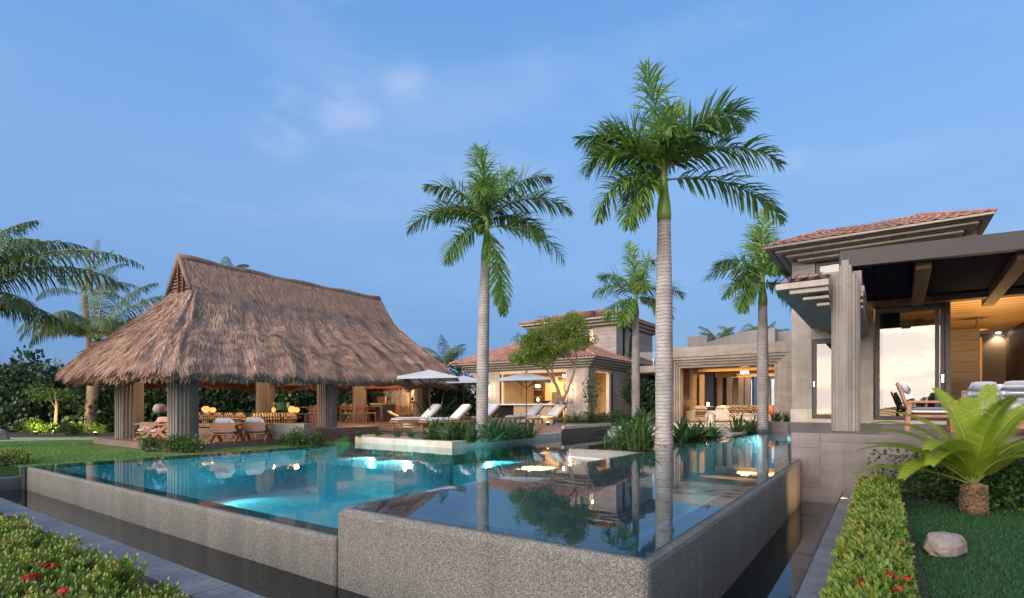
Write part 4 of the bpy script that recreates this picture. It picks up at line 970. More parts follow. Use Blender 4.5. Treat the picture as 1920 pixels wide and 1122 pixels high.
# upper storey
TX0, TX1, TY0, TY1 = -22.1, -15.3, 34.6, 41.4
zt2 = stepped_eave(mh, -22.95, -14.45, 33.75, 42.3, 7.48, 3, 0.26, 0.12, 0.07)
hip(mh, -23.0, -14.4, 33.7, 42.35, 7.48, 1.15, 3.7, nv=11)
courses(mh, 'stone_course', -17.05, TX1, TY0, TY0 + .4, 4.2, zt2, 0.30)
courses(mh, 'stone_course', TX0, -18.1, TY0, TY0 + .4, 4.2, zt2, 0.30)
MB().box(-18.1, -17.05, TY0 + .03, TY0 + .37, 4.2, 5.2).build('window_sill', 'stone', mh, world=True)
window(mh, -18.08, -17.07, TY0 + .2, 5.2, zt2, fr=.07)
MB().box(-18.0, -17.1, TY0 + 1.2, TY0 + 1.25, 4.2, zt2).build('room_wall', 'plaster_warm', mh, world=True)
lamp('upper_room_light', 'POINT', (-17.5, TY0 + .8, 6.4), 16, (1.0, 0.72, 0.42), 0.1)
courses(mh, 'stone_course', TX1 - .4, TX1, TY0 + .402, 35.7, 4.2, zt2, 0.30)
window(mh, 35.72, 36.4, TX1 - .2, 4.8, zt2, 'y', fr=.09)
courses(mh, 'stone_course', TX1 - .4, TX1 - .001, 36.42, 36.9, 4.2, zt2, 0.30)
window(mh, 36.92, 38.6, TX1 - .2, 4.6, zt2, 'y', fr=.08, bars=1, glass='glass_strong')
MB().box(TX1 - .45, TX1 + .05, 38.62, 38.9, 4.2, zt2).build('post', 'tan_fabric', mh, world=True)
courses(mh, 'stone_course', TX1 - .4, TX1, 38.92, TY1, 4.2, zt2, 0.30)
MB().box(TX0, TX0 + .4, TY0 + .402, TY1, 4.2, zt2).build('wall', 'stone', mh, world=True)
MB().box(TX0, TX1, TY1 + .002, TY1 + .3, 4.2, zt2).build('wall', 'stone', mh, world=True)
# wall lamps and the hanging star lamp
def sconce(x, y, z, lab):
    t = thing('wall_lamp', lab, 'wall lamp', (x, y, z), 0, 'wall lamps of the garden house')
    MB().box(-.09, .09, .0, .03, -.36, .36).build('back_plate', 'bronze', t)
    MB().lathe([(.055, .03), (.055, .34)], 10, (0, -.08, 0)).build('shade', 'lamp_warm', t)
    MB().lathe([(.055, -.34), (.055, -.03)], 10, (0, -.08, 0)).build('shade', 'lamp_warm', t)
    MB().lathe([(.07, -.03), (.07, .03)], 10, (0, -.08, 0)).build('band', 'bronze', t)
    lamp('wall_lamp_glow', 'POINT', (x, y - .25, z + .25), 6, (1.0, .6, .25), .08); lamp('wall_lamp_glow', 'POINT', (x, y - .25, z - .25), 6, (1.0, .6, .25), .08)
sconce(-16.0, WY - .035, 2.28, 'lit wall lamp right of the kitchen opening')
sconce(-22.35, WY - .035, 2.28, 'lit wall lamp left of the kitchen opening behind the palm')
hl = thing('hanging_lamp', 'small bright hanging lamp in the kitchen opening', 'lamp', pt(1057, 31.2, 3.55))
MB().tube([(0, 0, 0), (0, 0, -.45)], .008, 5).build('cord', 'black', hl)
MB().lathe([(.02, -.62), (.06, -.58), (.06, -.46), (.02, -.45)], 10).build('shade', 'lamp_white', hl)
MB().lathe([(.03, -1.0), (.045, -.9), (.03, -.64)], 8).build('pendant', 'lamp_orange', hl)
# bar counter in front of the house
kb = thing('kitchen_bar', 'long white framed bar counter under the parasol at the garden house', 'bar counter', (-19.3, 28.9, 0.44))
xl = pt(922, 29.6, 0).x
MB().box(-2.75, 2.55, -.45, .45, .86, .95).build('counter_top', 'white_fabric', kb, bevel=.01)
MB().box(-2.75, -2.55, -.43, .43, 0, .858).build('end_panel', 'white_fabric', kb)
MB().box(-2.54, -.6, -.1, .42, 0, .858).build('recess_panel', 'black', kb)
MB().box(-.596, 2.4, -.3, .42, 0, .858).build('front_panel', 'tan_fabric', kb)
MB().box(2.404, 2.55, -.43, .43, 0, .858).build('end_panel', 'dark_wood', kb)
for i, (px, h) in enumerate(((964, .34), (970, .5), (977, .30), (985, .42), (992, .30), (999, .36))):
    p = pt(px, 29.0, 1.391)
    o = tag(MB().lathe([(.05, 0), (.06, .02), (.055, h * .55), (.02, h * .7), (.022, h)], 9).build('glass_bottle', 'glass_strong', None, smooth=True),
            ['clear bottle at the left end of the row on the white bar', 'tallest clear bottle on the white bar', 'short clear bottle next to the tallest one on the bar', 'clear bottle left of the parasol pole on the bar', 'short clear bottle right of the parasol pole', 'clear bottle at the right end of the row on the bar'][i], 'bottle', 'bottles on the kitchen bar')
    o.location = (p.x, 28.9, 1.391)
bo = tag(MB().lathe([(.10, 0), (.30, .10), (.46, .20), (.44, .20), (.28, .12), (.02, .03)], 16).build('bowl', 'dark_wood', None, smooth=True), 'wide dark bowl on the right end of the kitchen bar', 'bowl')
bo.location = (-17.65, 28.9, 1.391)
for i, px in enumerate((1046, 1053)):
    t = thing('bar_stool', ['dark bar stool beside the kitchen bar end, left one', 'dark bar stool beside the kitchen bar end, right one'][i], 'stool', pt(px, 28.6, .44), 0, 'dark bar stools')
    for sx in (-.15, .15):
        for sy_ in (-.15, .15): MB().bar((sx, sy_, 0), (sx * .8, sy_ * .8, .70), .035, .035, (0, 1, 0)).build('leg', 'dark_wood', t)
    MB().box(-.2, .2, -.2, .2, .70, .75).build('seat', 'dark_wood', t, bevel=.01)
    MB().box(-.2, .2, .16, .2, .75, 1.0).build('backrest', 'dark_wood', t)

# ---------------- passage between the houses
pas = thing('covered_passage', 'dark covered passage with glass railing between the two houses', 'passage', (-12, 37, .3))
MB().box(-14.84, -8.92, 35.2, 40, 3.55, 4.0).build('roof_slab', 'stone', pas, world=True)
MB().box(-14.84, -8.92, 39.0, 39.3, .3, 3.548).build('back_wall', 'black', pas, world=True)
for x in (-14.2, -12.5, -11.2): MB().box(x - .12, x + .12, 37.6, 37.9, .3, 3.548).build('post', 'bronze', pas, world=True)
for k in range(3):
    MB().add([(-14.8 + k * 1.96, 35.25, 4.02), (-12.88 + k * 1.96, 35.25, 4.02), (-12.88 + k * 1.96, 35.25, 4.95), (-14.8 + k * 1.96, 35.25, 4.95)], [(0, 1, 2, 3)]).build('rail_pane', 'glass_rail', pas, world=True)
    MB().box(-14.83 + k * 1.96, -14.80 + k * 1.96, 35.22, 35.28, 3.7, 4.5).build('rail_post', 'metal', pas, world=True)

# ---------------- open lounge with the stepped portal
lo = thing('open_lounge', 'single storey lounge with a stepped stone portal and lit interior', 'building', (-6.2, 30, .4))
LX0, LX1, LY = -9.0, -3.35, 26.9
LZ = 0.40; LT = 4.22
MB().box(LX0, LX1, LY, LY + .5, LT - .50, LT).build('lintel', 'band_stone', lo, world=True, bevel=.01, seg=1)
MB().box(LX1 - .14, LX1, LY, LY + .5, LZ, LT - .502).build('jamb', 'band_stone', lo, world=True, bevel=.01, seg=1)
MB().box(LX0, LX0 + .10, LY, LY + .5, LZ, LT - .502).build('jamb', 'band_stone', lo, world=True, bevel=.01, seg=1)
z = LT - .50; xr = LX1 - .14; xl_ = LX0 + .10
for k in range(4):                          # four stepped frames, each set back a little
    y0 = LY + .06 + .11 * k
    MB().box(xl_, xr, y0, y0 + .5, z - .125, z - .003).build('lintel_band', 'band_stone', lo, world=True, bevel=.008, seg=1)
    MB().box(xr - .165, xr - .003, y0, y0 + .5, LZ, z - .128).build('jamb_band', 'band_stone', lo, world=True, bevel=.008, seg=1)
    MB().box(xl_ + .003, xl_ + .085, y0, y0 + .5, LZ, z - .128).build('jamb_band', 'band_stone', lo, world=True, bevel=.008, seg=1)
    z -= .128; xr -= .168; xl_ += .088
OX0, OX1, OZ = xl_, xr, z
MB().box(LX0, LX1 + .6, LY + .5, 36.5, LT - .1, LT - .004).build('roof_slab', 'roof_grey', lo, world=True)
MB().box(LX0, LX1, LY + 1.0, 36, OZ + .12, OZ + .16).build('ceiling', 'bronze', lo, world=True)
MB().box(LX0, LX1, LY + .1, 36, LZ - .1, LZ).build('floor', 'cream_stone', lo, world=True)
MB().box(OX0 + .25, LX1, 29.6, 29.85, OZ - .10, OZ + .08).build('ceiling_beam', 'ceiling_wood', lo, world=True)
MB().box(OX0 + .25, LX1, 33.2, 33.4, OZ - .25, OZ + .115).build('ceiling_beam', 'ceiling_wood', lo, world=True)
# left side: dark panelling, lit door frame
for k in range(4): MB().box(LX0 + .02, LX0 + .12, 27.6 + k * .62, 28.19 + k * .62, LZ, OZ + .11).build('wall_panel', 'dark_wood', lo, world=True)
for k in range(2): MB().box(OX0 - .1 + k * .5, OX0 + .37 + k * .5, 34.2, 34.3, LZ, OZ + .11).build('wall_panel', 'dark_wood', lo, world=True)
xd = pt(1308, 30.4, 0).x
for (a, b) in ((1305, 1311), (1320, 1327)):
    pa, pb = pt(a, 29.72, 0), pt(b, 29.72, 0)
    MB().box(pa.x, pb.x + .05, 29.62, 29.83, LZ, OZ - .225).build('door_jamb', 'ceiling_wood', lo, world=True)
pa, pb = pt(1311, 29.72, 0), pt(1320, 29.72, 0)
MB().box(pa.x + .06, pb.x, 29.70, 29.76, LZ, OZ - .45).build('door', 'black', lo, world=True)
# glazed rear with columns
for k in range(6): window(lo, -7.2 + k * .66, -6.56 + k * .66, 35.2, LZ, OZ + .1, fr=.03, glass='glass_strong')
for px in (1363, 1383, 1407, 1420): 
    p = pt(px, 33.0, 0); MB().box(p.x - .14, p.x + .14, 32.9, 33.15, LZ, OZ - .26).build('column', 'roof_grey', lo, world=True)
for (px, w_) in ((1400, .36), (1449, .20), (1458, .14)):
    p = pt(px, 35.0, 0); MB().box(p.x - w_, p.x + w_, 34.9, 34.95, LZ + .2, 3.0).build('curtain', 'plaster_warm', lo, world=True)
MB().box(LX1 - .6, LX1 - .4, LY + .7, 36, LZ, OZ + .11).build('side_wall', 'stone', lo, world=True)
MB().box(LX0 - .2, LX0, LY + .5, 36.5, LZ, LT - .104).build('side_wall', 'stone', lo, world=True)
for i, px in enumerate((1292, 1340)):      # niches with a light
    p = pt(px, 31.5, 1.28)
    MB().box(p.x - .25, p.x + .25, 31.4, 31.6, 1.20, 1.25).build('niche_shelf', 'cream_stone', lo, world=True)
    MB().lathe([(.06, 0), (.07, .18), (.05, .2)], 8, (p.x - .05, 31.45, 1.252)).build('candle', 'lamp_warm', lo, world=True)
    lamp('niche_glow', 'POINT', (p.x, 31.2, 1.5), 5, (1, .55, .2), .06)
lamp('lounge_light', 'AREA', (-6.2, 28.6, OZ - .05), 60, (1.0, .62, .30), (3.4, 1.6), dirv=(0, 0.15, -1))
lamp('lounge_light', 'AREA', (-5.6, 32.5, OZ - .05), 34, (1.0, .62, .30), (3.0, 1.2), dirv=(0, 0, -1))
# things on its roof
blk = tag(MB().box(-.56, .56, -.5, .5, 0, 1.15).build('roof_block', 'roof_grey', None), 'plain grey block on the left of the lounge roof', 'roof block'); blk.location = pt(1312, 31.5, LT - .004)
b2_ = tag(MB().box(-.62, .62, -.5, .5, 0, 1.12).build('roof_block', 'roof_grey', None), 'plain grey block on the lounge roof behind the right palm', 'roof block'); b2_.location = pt(1464, 29.5, LT - .004)
vt = thing('roof_vault', 'low curved grey vault on the lounge roof', 'roof vault', (-6.75, 32.6, LT))
m = MB(); pr = [(-2.0 + 4.0 * k / 16, .55 + .68 * math.sin(math.pi * (k / 16) * .55 + .0)) for k in range(17)]
m2 = [(x, max(0.02, z_)) for x, z_ in pr]
m.add([(x, -1.2, z_) for x, z_ in m2] + [(x, 1.2, z_) for x, z_ in m2], [(i, i + 1, 18 + i, 17 + i) for i in range(16)])
m.add([(x, -1.2, z_) for x, z_ in m2] + [(m2[-1][0], -1.2, 0), (m2[0][0], -1.2, 0)], [tuple(range(19))])
m.add([(m2[-1][0], -1.2, 0), (m2[-1][0], 1.2, 0), (m2[-1][0], 1.2, m2[-1][1]), (m2[-1][0], -1.2, m2[-1][1])], [(0, 1, 2, 3)])
m.build('vault_shell', 'roof_grey', vt)
# lounge furniture
def sofa(t, w, d, mat, arms=True):
    MB().box(-w / 2, w / 2, -d / 2, d / 2, .08, .30).build('base', mat, t, bevel=.02)
    n = max(1, round(w / .8))
    for k in range(n): MB().cushion(-w / 2 + (k + .5) * w / n, -.06, .38, w / n - .02, d * .85, .18).build('seat_cushion', mat, t, smooth=True)
    for k in range(n): 
        b = MB().cushion(0, 0, 0, w / n - .03, .2, .42).build('back_cushion', mat, t, smooth=True); b.location = (-w / 2 + (k + .5) * w / n, d / 2 - .14, .66); b.rotation_euler = (R(-10), 0, 0)
    if arms:
        for s in (-1, 1): MB().box(s * w / 2 - .07, s * w / 2 + .07, -d / 2, d / 2, .08, .60).build('armrest', mat, t, bevel=.03)
s1 = thing('lounge_sofa', 'long cream sofa with patterned cushions in the open lounge', 'sofa', pt(1393, 28.6, LZ), YAW)
sofa(s1, 2.5, .9, 'white_fabric')
for i, (px, mt, lab) in enumerate(((1357, 'white_fabric', 'plain cream cushion on the left of the lounge sofa'), (1376, 'pillow_pattern', 'dark patterned cushion on the lounge sofa, left one'), (1385, 'pillow_pattern', 'dark patterned cushion on the lounge sofa, middle one'),
                           (1398, 'tan_fabric', 'plain tan cushion on the lounge sofa'), (1413, 'pillow_pattern', 'dark patterned cushion at the right end of the lounge sofa'))):
    pillow(lab, pt(px, 28.5, LZ + .46), YAW + R(5 * (i - 2)), mt, 'cushions in the open lounge')
ac = thing('lounge_armchair', 'orange upholstered armchair at the left of the open lounge', 'armchair', pt(1308, 27.8, LZ), YAW + R(190))
sofa(ac, .8, .8, 'tan_fabric')
ac2 = thing('lounge_armchair', 'cream armchair between the orange armchair and the sofa', 'armchair', pt(1345, 28.2, LZ), YAW - R(70)); sofa(ac2, .8, .8, 'white_fabric')
st_ = thing('side_table', 'small white drum table beside the orange armchair', 'table', pt(1329, 27.7, LZ))
MB().lathe([(.24, 0), (.24, .46), (.22, .48)], 18).build('drum', 'white_fabric', st_, smooth=False)
MB().lathe([(.27, .482), (.27, .51)], 18).build('table_top', 'cream_stone', st_)
fan = thing('ceiling_fan', 'dark ceiling fan in the open lounge', 'ceiling fan', pt(1378, 28.6, OZ + .12))
MB().tube([(0, 0, 0), (0, 0, -.35)], .025, 6).build('rod', 'black', fan); MB().lathe([(.02, -.36), (.11, -.38), (.11, -.46), (.03, -.5)], 12).build('motor', 'black', fan)
for k in range(3):
    b = MB().box(.10, .72, -.06, .06, -.44, -.425).build('blade', 'dark_wood', fan); b.rotation_euler = (0, 0, k * 2.09 + .4)
ch = thing('chandelier', 'small bright chandelier hanging in the open lounge', 'chandelier', pt(1396, 29.2, OZ + .12))
MB().tube([(0, 0, 0), (0, 0, -.15)], .012, 6).build('rod', 'black', ch)
for k in range(6):
    a = k * math.pi / 3; MB().lathe([(.02, -.3), (.045, -.24), (.03, -.16)], 8, (.17 * math.cos(a), .17 * math.sin(a), .02 * (k % 2))).build('bulb', 'lamp_warm', ch)
MB().tube([(.19 * math.cos(k * .524), .19 * math.sin(k * .524), -.15) for k in range(13)], .012, 5).build('ring', 'bronze', ch)
for i, (px, hh, lab) in enumerate(((1448, 1.0, 'round orange pot with dark base at the right jamb of the lounge'), (1468, .9, 'tall narrow candle holder beside the orange pot'))):
    t = thing('floor_pot' if i == 0 else 'candle_stand', lab, 'pot' if i == 0 else 'candle stand', pt(px, 25.4, .3))
    if i == 0:
        MB().lathe([(.10, .0), (.12, .05), (.05, .40), (.08, .5)], 12).build('stand', 'dark_wood', t)
        MB().lathe([(.07, .50), (.20, .58), (.25, .75), (.19, .93), (.10, 1.0)], 16).build('bowl', 'ceramic_orange', t, smooth=True)
    else:
        MB().tube([(0, 0, 0), (0, 0, .9)], .02, 6).build('stem', 'black', t); MB().lathe([(.05, .9), (.06, 1.15)], 8).build('candle', 'lamp_soft', t)
# ================================================================ HOUSE ON THE RIGHT
ho = thing('beach_house', 'large stone house with a stepped roof, glass doors and deep terrace', 'house', (1.5, 19, pz))
HY = 18.1                                   # glazed front
# stone wall left of the doors
MB().box(-2.27, -1.74, HY, HY + .4, pz + .40, 5.2).build('wall', 'stone', ho, world=True)
MB().box(-2.30, -1.73, HY - .03, HY + .4, pz, pz + .398).build('wall_base', 'cream_stone', ho, world=True, bevel=.008)
MB().box(-1.736, -.95, HY, HY + .4, 3.26, 5.2).build('wall', 'stone', ho, world=True)
MB().box(-.946, -.22, HY - .02, HY + .4, pz, 5.2).build('wall', 'stone', ho, world=True)
MB().box(-2.27, -1.95, HY + .402, 27.6, pz, 5.2).build('wall', 'stone', ho, world=True)
# upper wall with the small window
zl = 5.95 - .42
courses(ho, 'stone_course', -2.27, -1.66, HY + .05, HY + .38, 4.6, zl + .3, .36)
window(ho, -1.64, -.84, HY + .12, 5.08, zl + .02, fr=.10, glass='glass_strong')
MB().box(-1.65, -.84, HY + .3, HY + .36, 4.9, zl + .2).build('blind', 'white_fabric', ho, world=True)
courses(ho, 'stone_course', -.83, 2.0, HY + .05, HY + .38, 4.5, zl + .4, .36)
# main roof: bands, soffit and tiles
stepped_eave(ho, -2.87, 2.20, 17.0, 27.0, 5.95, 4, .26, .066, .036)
hip(ho, -2.89, 2.22, 16.98, 27.0, 5.94, .61, 1.45, nv=7, amp=.4)
# low roof over the left strip of the terrace
MB().prism([(-1.74, 11.55), (-.83, 11.55), (-.83, 12.63), (-.30, 12.63), (-.30, 17.98), (-1.74, 17.98)], 3.56, 3.68).build('low_roof_slab', 'band_stone', ho, world=True, bevel=.01, seg=1)
for k in range(3):
    MB().prism([(-1.74 + .24 + .22 * k, 11.62 + .12 * k), (-.84, 11.62 + .12 * k), (-.84, 12.635), (-.32, 12.635), (-.32, 17.9), (-1.74 + .24 + .22 * k, 17.9)], 3.555 - .12 * (k + 1) + .035, 3.555 - .12 * k - (.03 if k else 0)).build('eave_band', 'band_stone', ho, world=True, bevel=.01, seg=1)
tile_slope((-1.72, 11.58, 3.685), (-.84, 11.58, 3.685), (-.84, 12.8, 4.06), (-1.72, 12.8, 4.06), 4, 6, 'roof_tiles', ho, amp=.6)
MB().box(-1.66, -.35, 12.7, HY - .01, 3.69, 4.0).build('roof_deck', 'roof_grey', ho, world=True)
# piers
def big_pier(cx_, cyy_, z0, z1):
    m = MB()
    for (w, d, t) in ((.48, .20, .40), (.42, .30, .36), (.34, .38, .26), (.21, .44, .10), (.13, .47, .0)):
        m.box(cx_ - w / 2, cx_ + w / 2, cyy_ - d / 2, cyy_ + d / 2, z0, z1 - t)
    return m
big_pier(-.60, 12.36, pz, 4.12).build('pier', 'stone_pier', ho, world=True, bevel=.012, seg=1)
# steel beam of the terrace and the dark ceiling
ba, bb = pt(1574, 10.75, 0), pt(2030, 9.10, 0)
bd_ = (bb - ba).normalized(); bnr = Vector((-bd_.y, bd_.x, 0))
def slab_along(a, b, d0, d1, z0, z1):
    P = [a + bnr * d0, b + bnr * d0, b + bnr * d1, a + bnr * d1]
    return MB().prism([(p.x, p.y) for p in P], z0, z1)
slab_along(ba, bb, 0, .16, 4.09, 4.40).build('edge_beam', 'steel_beam', ho, world=True, bevel=.006)
slab_along(ba + bd_ * .02, bb, .02, .14, 4.402, 4.43).build('beam_flashing', 'steel_beam', ho, world=True)
MB().prism([((ba + bnr * .165).x, (ba + bnr * .165).y), ((bb + bnr * .165).x, (bb + bnr * .165).y), (9, 18), (ba.x, 18.0)], 4.10 + .12, 4.33).build('terrace_ceiling', 'dark_ceiling', ho, world=True)
for k in range(46):                         # narrow ceiling slats
    y0 = 13.5 + k * .1
    MB().box(-.15, 5.2, y0, y0 + .085, 4.19, 4.218).build('ceiling_slat', 'dark_ceiling', ho, world=True)
for (pxa, Da, pxb, Db) in ((1732, 10.45, 1718, 15.2), (1925, 9.75, 1852, 14.4), (2060, 8.6, 1990, 13)):
    a, b = pt(pxa, Da, 4.10), pt(pxb, Db, 4.10)
    MB().bar(a, b, .26, .22).build('timber_beam', 'rough_timber', ho, world=True, bevel=.015)
MB().box(-.22, 6.2, HY - .35, HY - .02, 4.02, 4.188).build('header_beam', 'rough_timber', ho, world=True, bevel=.01)
MB().box(-.22, 6.2, HY + .0, HY + .3, 4.12, 4.6).build('header', 'soffit', ho, world=True)
# roof railing of glass
for k in range(4):
    a = ba + bd_ * (1.9 + k * 1.35) + bnr * .5; b = a + bd_ * 1.3
    MB().add([(a.x, a.y, 4.42), (b.x, b.y, 4.42), (b.x, b.y, 4.53), (a.x, a.y, 4.53)], [(0, 1, 2, 3)]).build('rail_pane', 'glass_rail', ho, world=True)
# narrow glass door left
dr = MB()
for (a0, a1, c0, c1) in ((-1.73, -1.62, pz + .12, 3.25), (-1.06, -.955, pz + .12, 3.25), (-1.62, -1.06, pz + .12, pz + .24), (-1.62, -1.06, 3.13, 3.25)): dr.box(a0, a1, HY + .05, HY + .15, c0, c1)
d1 = dr.build('door', 'bronze', ho, world=True)
MB().add([(-1.62, HY + .1, pz + .24), (-1.06, HY + .1, pz + .24), (-1.06, HY + .1, 3.13), (-1.62, HY + .1, 3.13)], [(0, 1, 2, 3)]).build('pane', 'glass_strong', d1, world=True)
MB().box(-1.70, -1.66, HY - .02, HY + .048, 1.85, 2.0).build('handle', 'metal', d1, world=True)
MB().box(-1.736, -.95, HY - .02, HY + .4, pz, pz + .116).build('door_sill', 'cream_stone', ho, world=True)
# sliding doors
def leaf(x0, x1, yy, name='sliding_door'):
    z0, z1 = pz + .10, 4.10; f = MB()
    for (a0, a1, c0, c1) in ((x0, x0 + .11, z0, z1), (x1 - .09, x1, z0, z1), (x0 + .11, x1 - .09, z0, z0 + .12), (x0 + .11, x1 - .09, z1 - .22, z1)): f.box(a0, a1, yy - .04, yy + .04, c0, c1)
    o = f.build(name, 'bronze', ho, world=True)
    MB().add([(x0 + .11, yy, z0 + .12), (x1 - .09, yy, z0 + .12), (x1 - .09, yy, z1 - .22), (x0 + .11, yy, z1 - .22)], [(0, 1, 2, 3)]).build('pane', 'glass_strong', o, world=True)
    return o
sl1 = leaf(-.18, 1.24, HY + .1)
sl2 = leaf(-.10, 1.36, HY + .22)
MB().box(1.28, 1.33, HY - .0, HY + .055, 1.9, 2.12).build('handle', 'metal', sl1, world=True)
MB().box(-.22, 6.2, HY + .02, HY + .32, pz - .0, pz + .098).build('door_track', 'cream_stone', ho, world=True)
MB().box(1.365, 1.47, HY + .06, HY + .3, pz + .1, 4.12).build('door_post', 'bronze', ho, world=True)
# the room behind
CZ = 4.45
MB().box(-1.94, 4.7, HY + .42, 31, CZ, CZ + .06).build('room_ceiling', 'ceiling_wood', ho, world=True)
for k in range(24):
    y0 = HY + .6 + k * .5
    MB().box(-1.94, 4.7, y0, y0 + .40, CZ - .045, CZ - .002).build('ceiling_board', 'ceiling_wood', ho, world=True)
MB().box(-1.94, 4.7, HY + .42, 31, pz - .05, pz + .02).build('room_floor', 'cream_stone', ho, world=True)
MB().box(4.30, 4.5, HY + .4, 31, pz, CZ - .05).build('room_wall', 'dark_wood', ho, world=True)
MB().box(-1.94, 4.3, 30.6, 30.8, pz, CZ - .05).build('room_wall', 'panel_wood', ho, world=True)
MB().box(-1.94, 1.2, 23.95, 24.1, pz, CZ - .05).build('room_wall', 'panel_wood', ho, world=True)
for k in range(7): MB().box(1.0, 2.70, 23.9, 24.1, pz + .55 + k * .37, pz + .55 + (k + 1) * .37 - .012).build('wall_board', 'panel_wood', ho, world=True)
MB().box(1.0, 2.70, 23.7, 24.2, pz + .02, pz + .54).build('sideboard', 'dark_wood', ho, world=True)
MB().box(2.705, 2.76, 23.88, 24.12, pz, 3.6).build('corner_strip', 'ceiling_wood', ho, world=True)
for (px, D) in ((1858, 27.2), (1872, 27.2)): 
    p = pt(px, D, 0); MB().box(p.x - .05, p.x + .05, 28.9, 29.0, pz, 3.6).build('door_jamb', 'ceiling_wood', ho, world=True)
# curtains: pleated
def curtain(x0, x1, yy, z0, z1, mat, n):
    m = MB(); k = n * 6; pr = [(x0 + (x1 - x0) * i / k, yy + .035 * math.sin(2 * math.pi * i / 6)) for i in range(k + 1)]
    m.add([(x, y, z0) for x, y in pr] + [(x, y, z1) for x, y in pr], [(i, i + 1, k + 2 + i, k + 1 + i) for i in range(k)])
    return m.build('curtain', mat, ho, smooth=True, world=True)
curtain(-.12, .40, HY + .5, pz + .1, 4.4, 'curtain', 9)
curtain(-1.6, -1.15, HY + .9, pz + .1, 3.2, 'curtain', 6)
# bed or seat seen through the narrow door
bs = tag(MB().box(-.3, .3, -.3, .3, 0, .9).build('cabinet', 'grey_fabric', None, bevel=.02), 'blue grey cabinet behind the narrow glass door', 'cabinet'); bs.location = (-1.1, 20.6, pz + .021)
# downlights and pendant
for i, (px, D) in enumerate(((1872, 22.6), (1855, 25.2), (1838, 27.8))):
    p = pt(px, D, CZ - .05)
    t = thing('downlight', ['recessed ceiling light nearest the dark wall', 'recessed ceiling light, middle one of three', 'recessed ceiling light farthest back by the panel'][i], 'ceiling light', p, 0, 'recessed lights in the house ceiling')
    MB().lathe([(.085, -.012), (.085, .0)], 14).build('lens', 'lamp_white', t); MB().lathe([(.11, -.008), (.11, .0), (.087, 0)], 14).build('trim', 'metal', t)
    lamp('downlight_beam', 'SPOT', p - Vector((0, 0, .05)), 60, (1, .72, .42), .05, spot=120, dirv=(0, 0, -1))
pn = thing('pendant_lamp', 'pale cone pendant under the warm timber ceiling', 'pendant lamp', pt(1832, 17.8 + 1.2, CZ - .045))
MB().tube([(0, 0, 0), (0, 0, -.08)], .02, 6).build('rod', 'white_fabric', pn)
MB().lathe([(.03, -.05), (.05, -.22), (.09, -.34), (.30, -.40), (.30, -.42), (.02, -.42)], 20).build('shade', 'plaster_warm', pn, smooth=True)
lamp('room_light', 'AREA', (2.4, 21.0, 2.2), 90, (1.0, .62, .26), (3.0, 3.0), dirv=(0, 0.1, 1))
lamp('room_light', 'AREA', (-.2, 20.8, 3.9), 14, (1.0, .68, .36), (1.6, 2.0), dirv=(0, -.2, -1))
lamp('room_light', 'POINT', (3.2, 25.5, 2.4), 60, (1.0, .62, .26), .3)
# terrace furniture
ts = thing('terrace_sofa', 'white terrace sofa behind the cycad with striped pillows', 'sofa', (2.75, 13.0, pz), 0)
MB().box(-1.5, 1.5, -.45, .45, .10, .26).build('frame', 'rosewood', ts, bevel=.02)
for k in range(3):
    MB().cushion(-1.0 + k, -.06, .38, .98, .82, .24).build('seat_cushion', 'white_fabric', ts, smooth=True)
MB().box(-1.5, 1.5, .40, .47, .262, .80).build('backrest', 'rosewood', ts, bevel=.02)
for k in range(3):
    b = MB().cushion(0, 0, 0, .98, .18, .46).build('back_cushion', 'white_fabric', ts, smooth=True); b.location = (-1.0 + k, .30, .68); b.rotation_euler = (R(-12), 0, 0)
for i, x in enumerate((1.52, 1.98, 2.5, 3.0)):
    pillow(['grey plain pillow at the left end of the terrace sofa', 'grey and white striped pillow left of the cycad tip on the terrace sofa', 'grey and white striped pillow at the right picture edge on the terrace sofa', 'grey and white striped pillow farthest right on the terrace sofa'][i],
           Vector((x, 12.98 - .06 * (i % 2), pz + .49)), R(-8 + 7 * i), 'pillow_grey' if i else 'grey_fabric', 'pillows on the terrace sofa', (.50, .18, .48), -16)
ta = thing('terrace_armchair', 'wooden armchair with white cushions standing sideways before the glass door', 'armchair', (.74, 13.6, pz), R(90))
for s in (-.34, .34):
    MB().box(s - .035, s + .035, -.40, -.33, 0, .56).build('leg', 'rosewood', ta); MB().bar((s, .34, 0), (s, .30, .56), .07, .07, (1, 0, 0)).build('leg', 'rosewood', ta)
    MB().box(s - .05, s + .05, -.44, .34, .562, .61).build('armrest', 'rosewood', ta, bevel=.01)
MB().bar((0, .30, .40), (0, .50, .98), .64, .05, (0, 1, .3)).build('back_frame', 'rosewood', ta, bevel=.01)
MB().box(-.33, .33, -.40, .34, .28, .33).build('seat_frame', 'rosewood', ta)
MB().cushion(0, -.04, .40, .62, .72, .15).build('seat_cushion', 'white_fabric', ta, smooth=True)
b = MB().cushion(0, 0, 0, .58, .14, .52).build('back_cushion', 'white_fabric', ta, smooth=True); b.location = (0, .31, .72); b.rotation_euler = (R(-19), 0, 0)

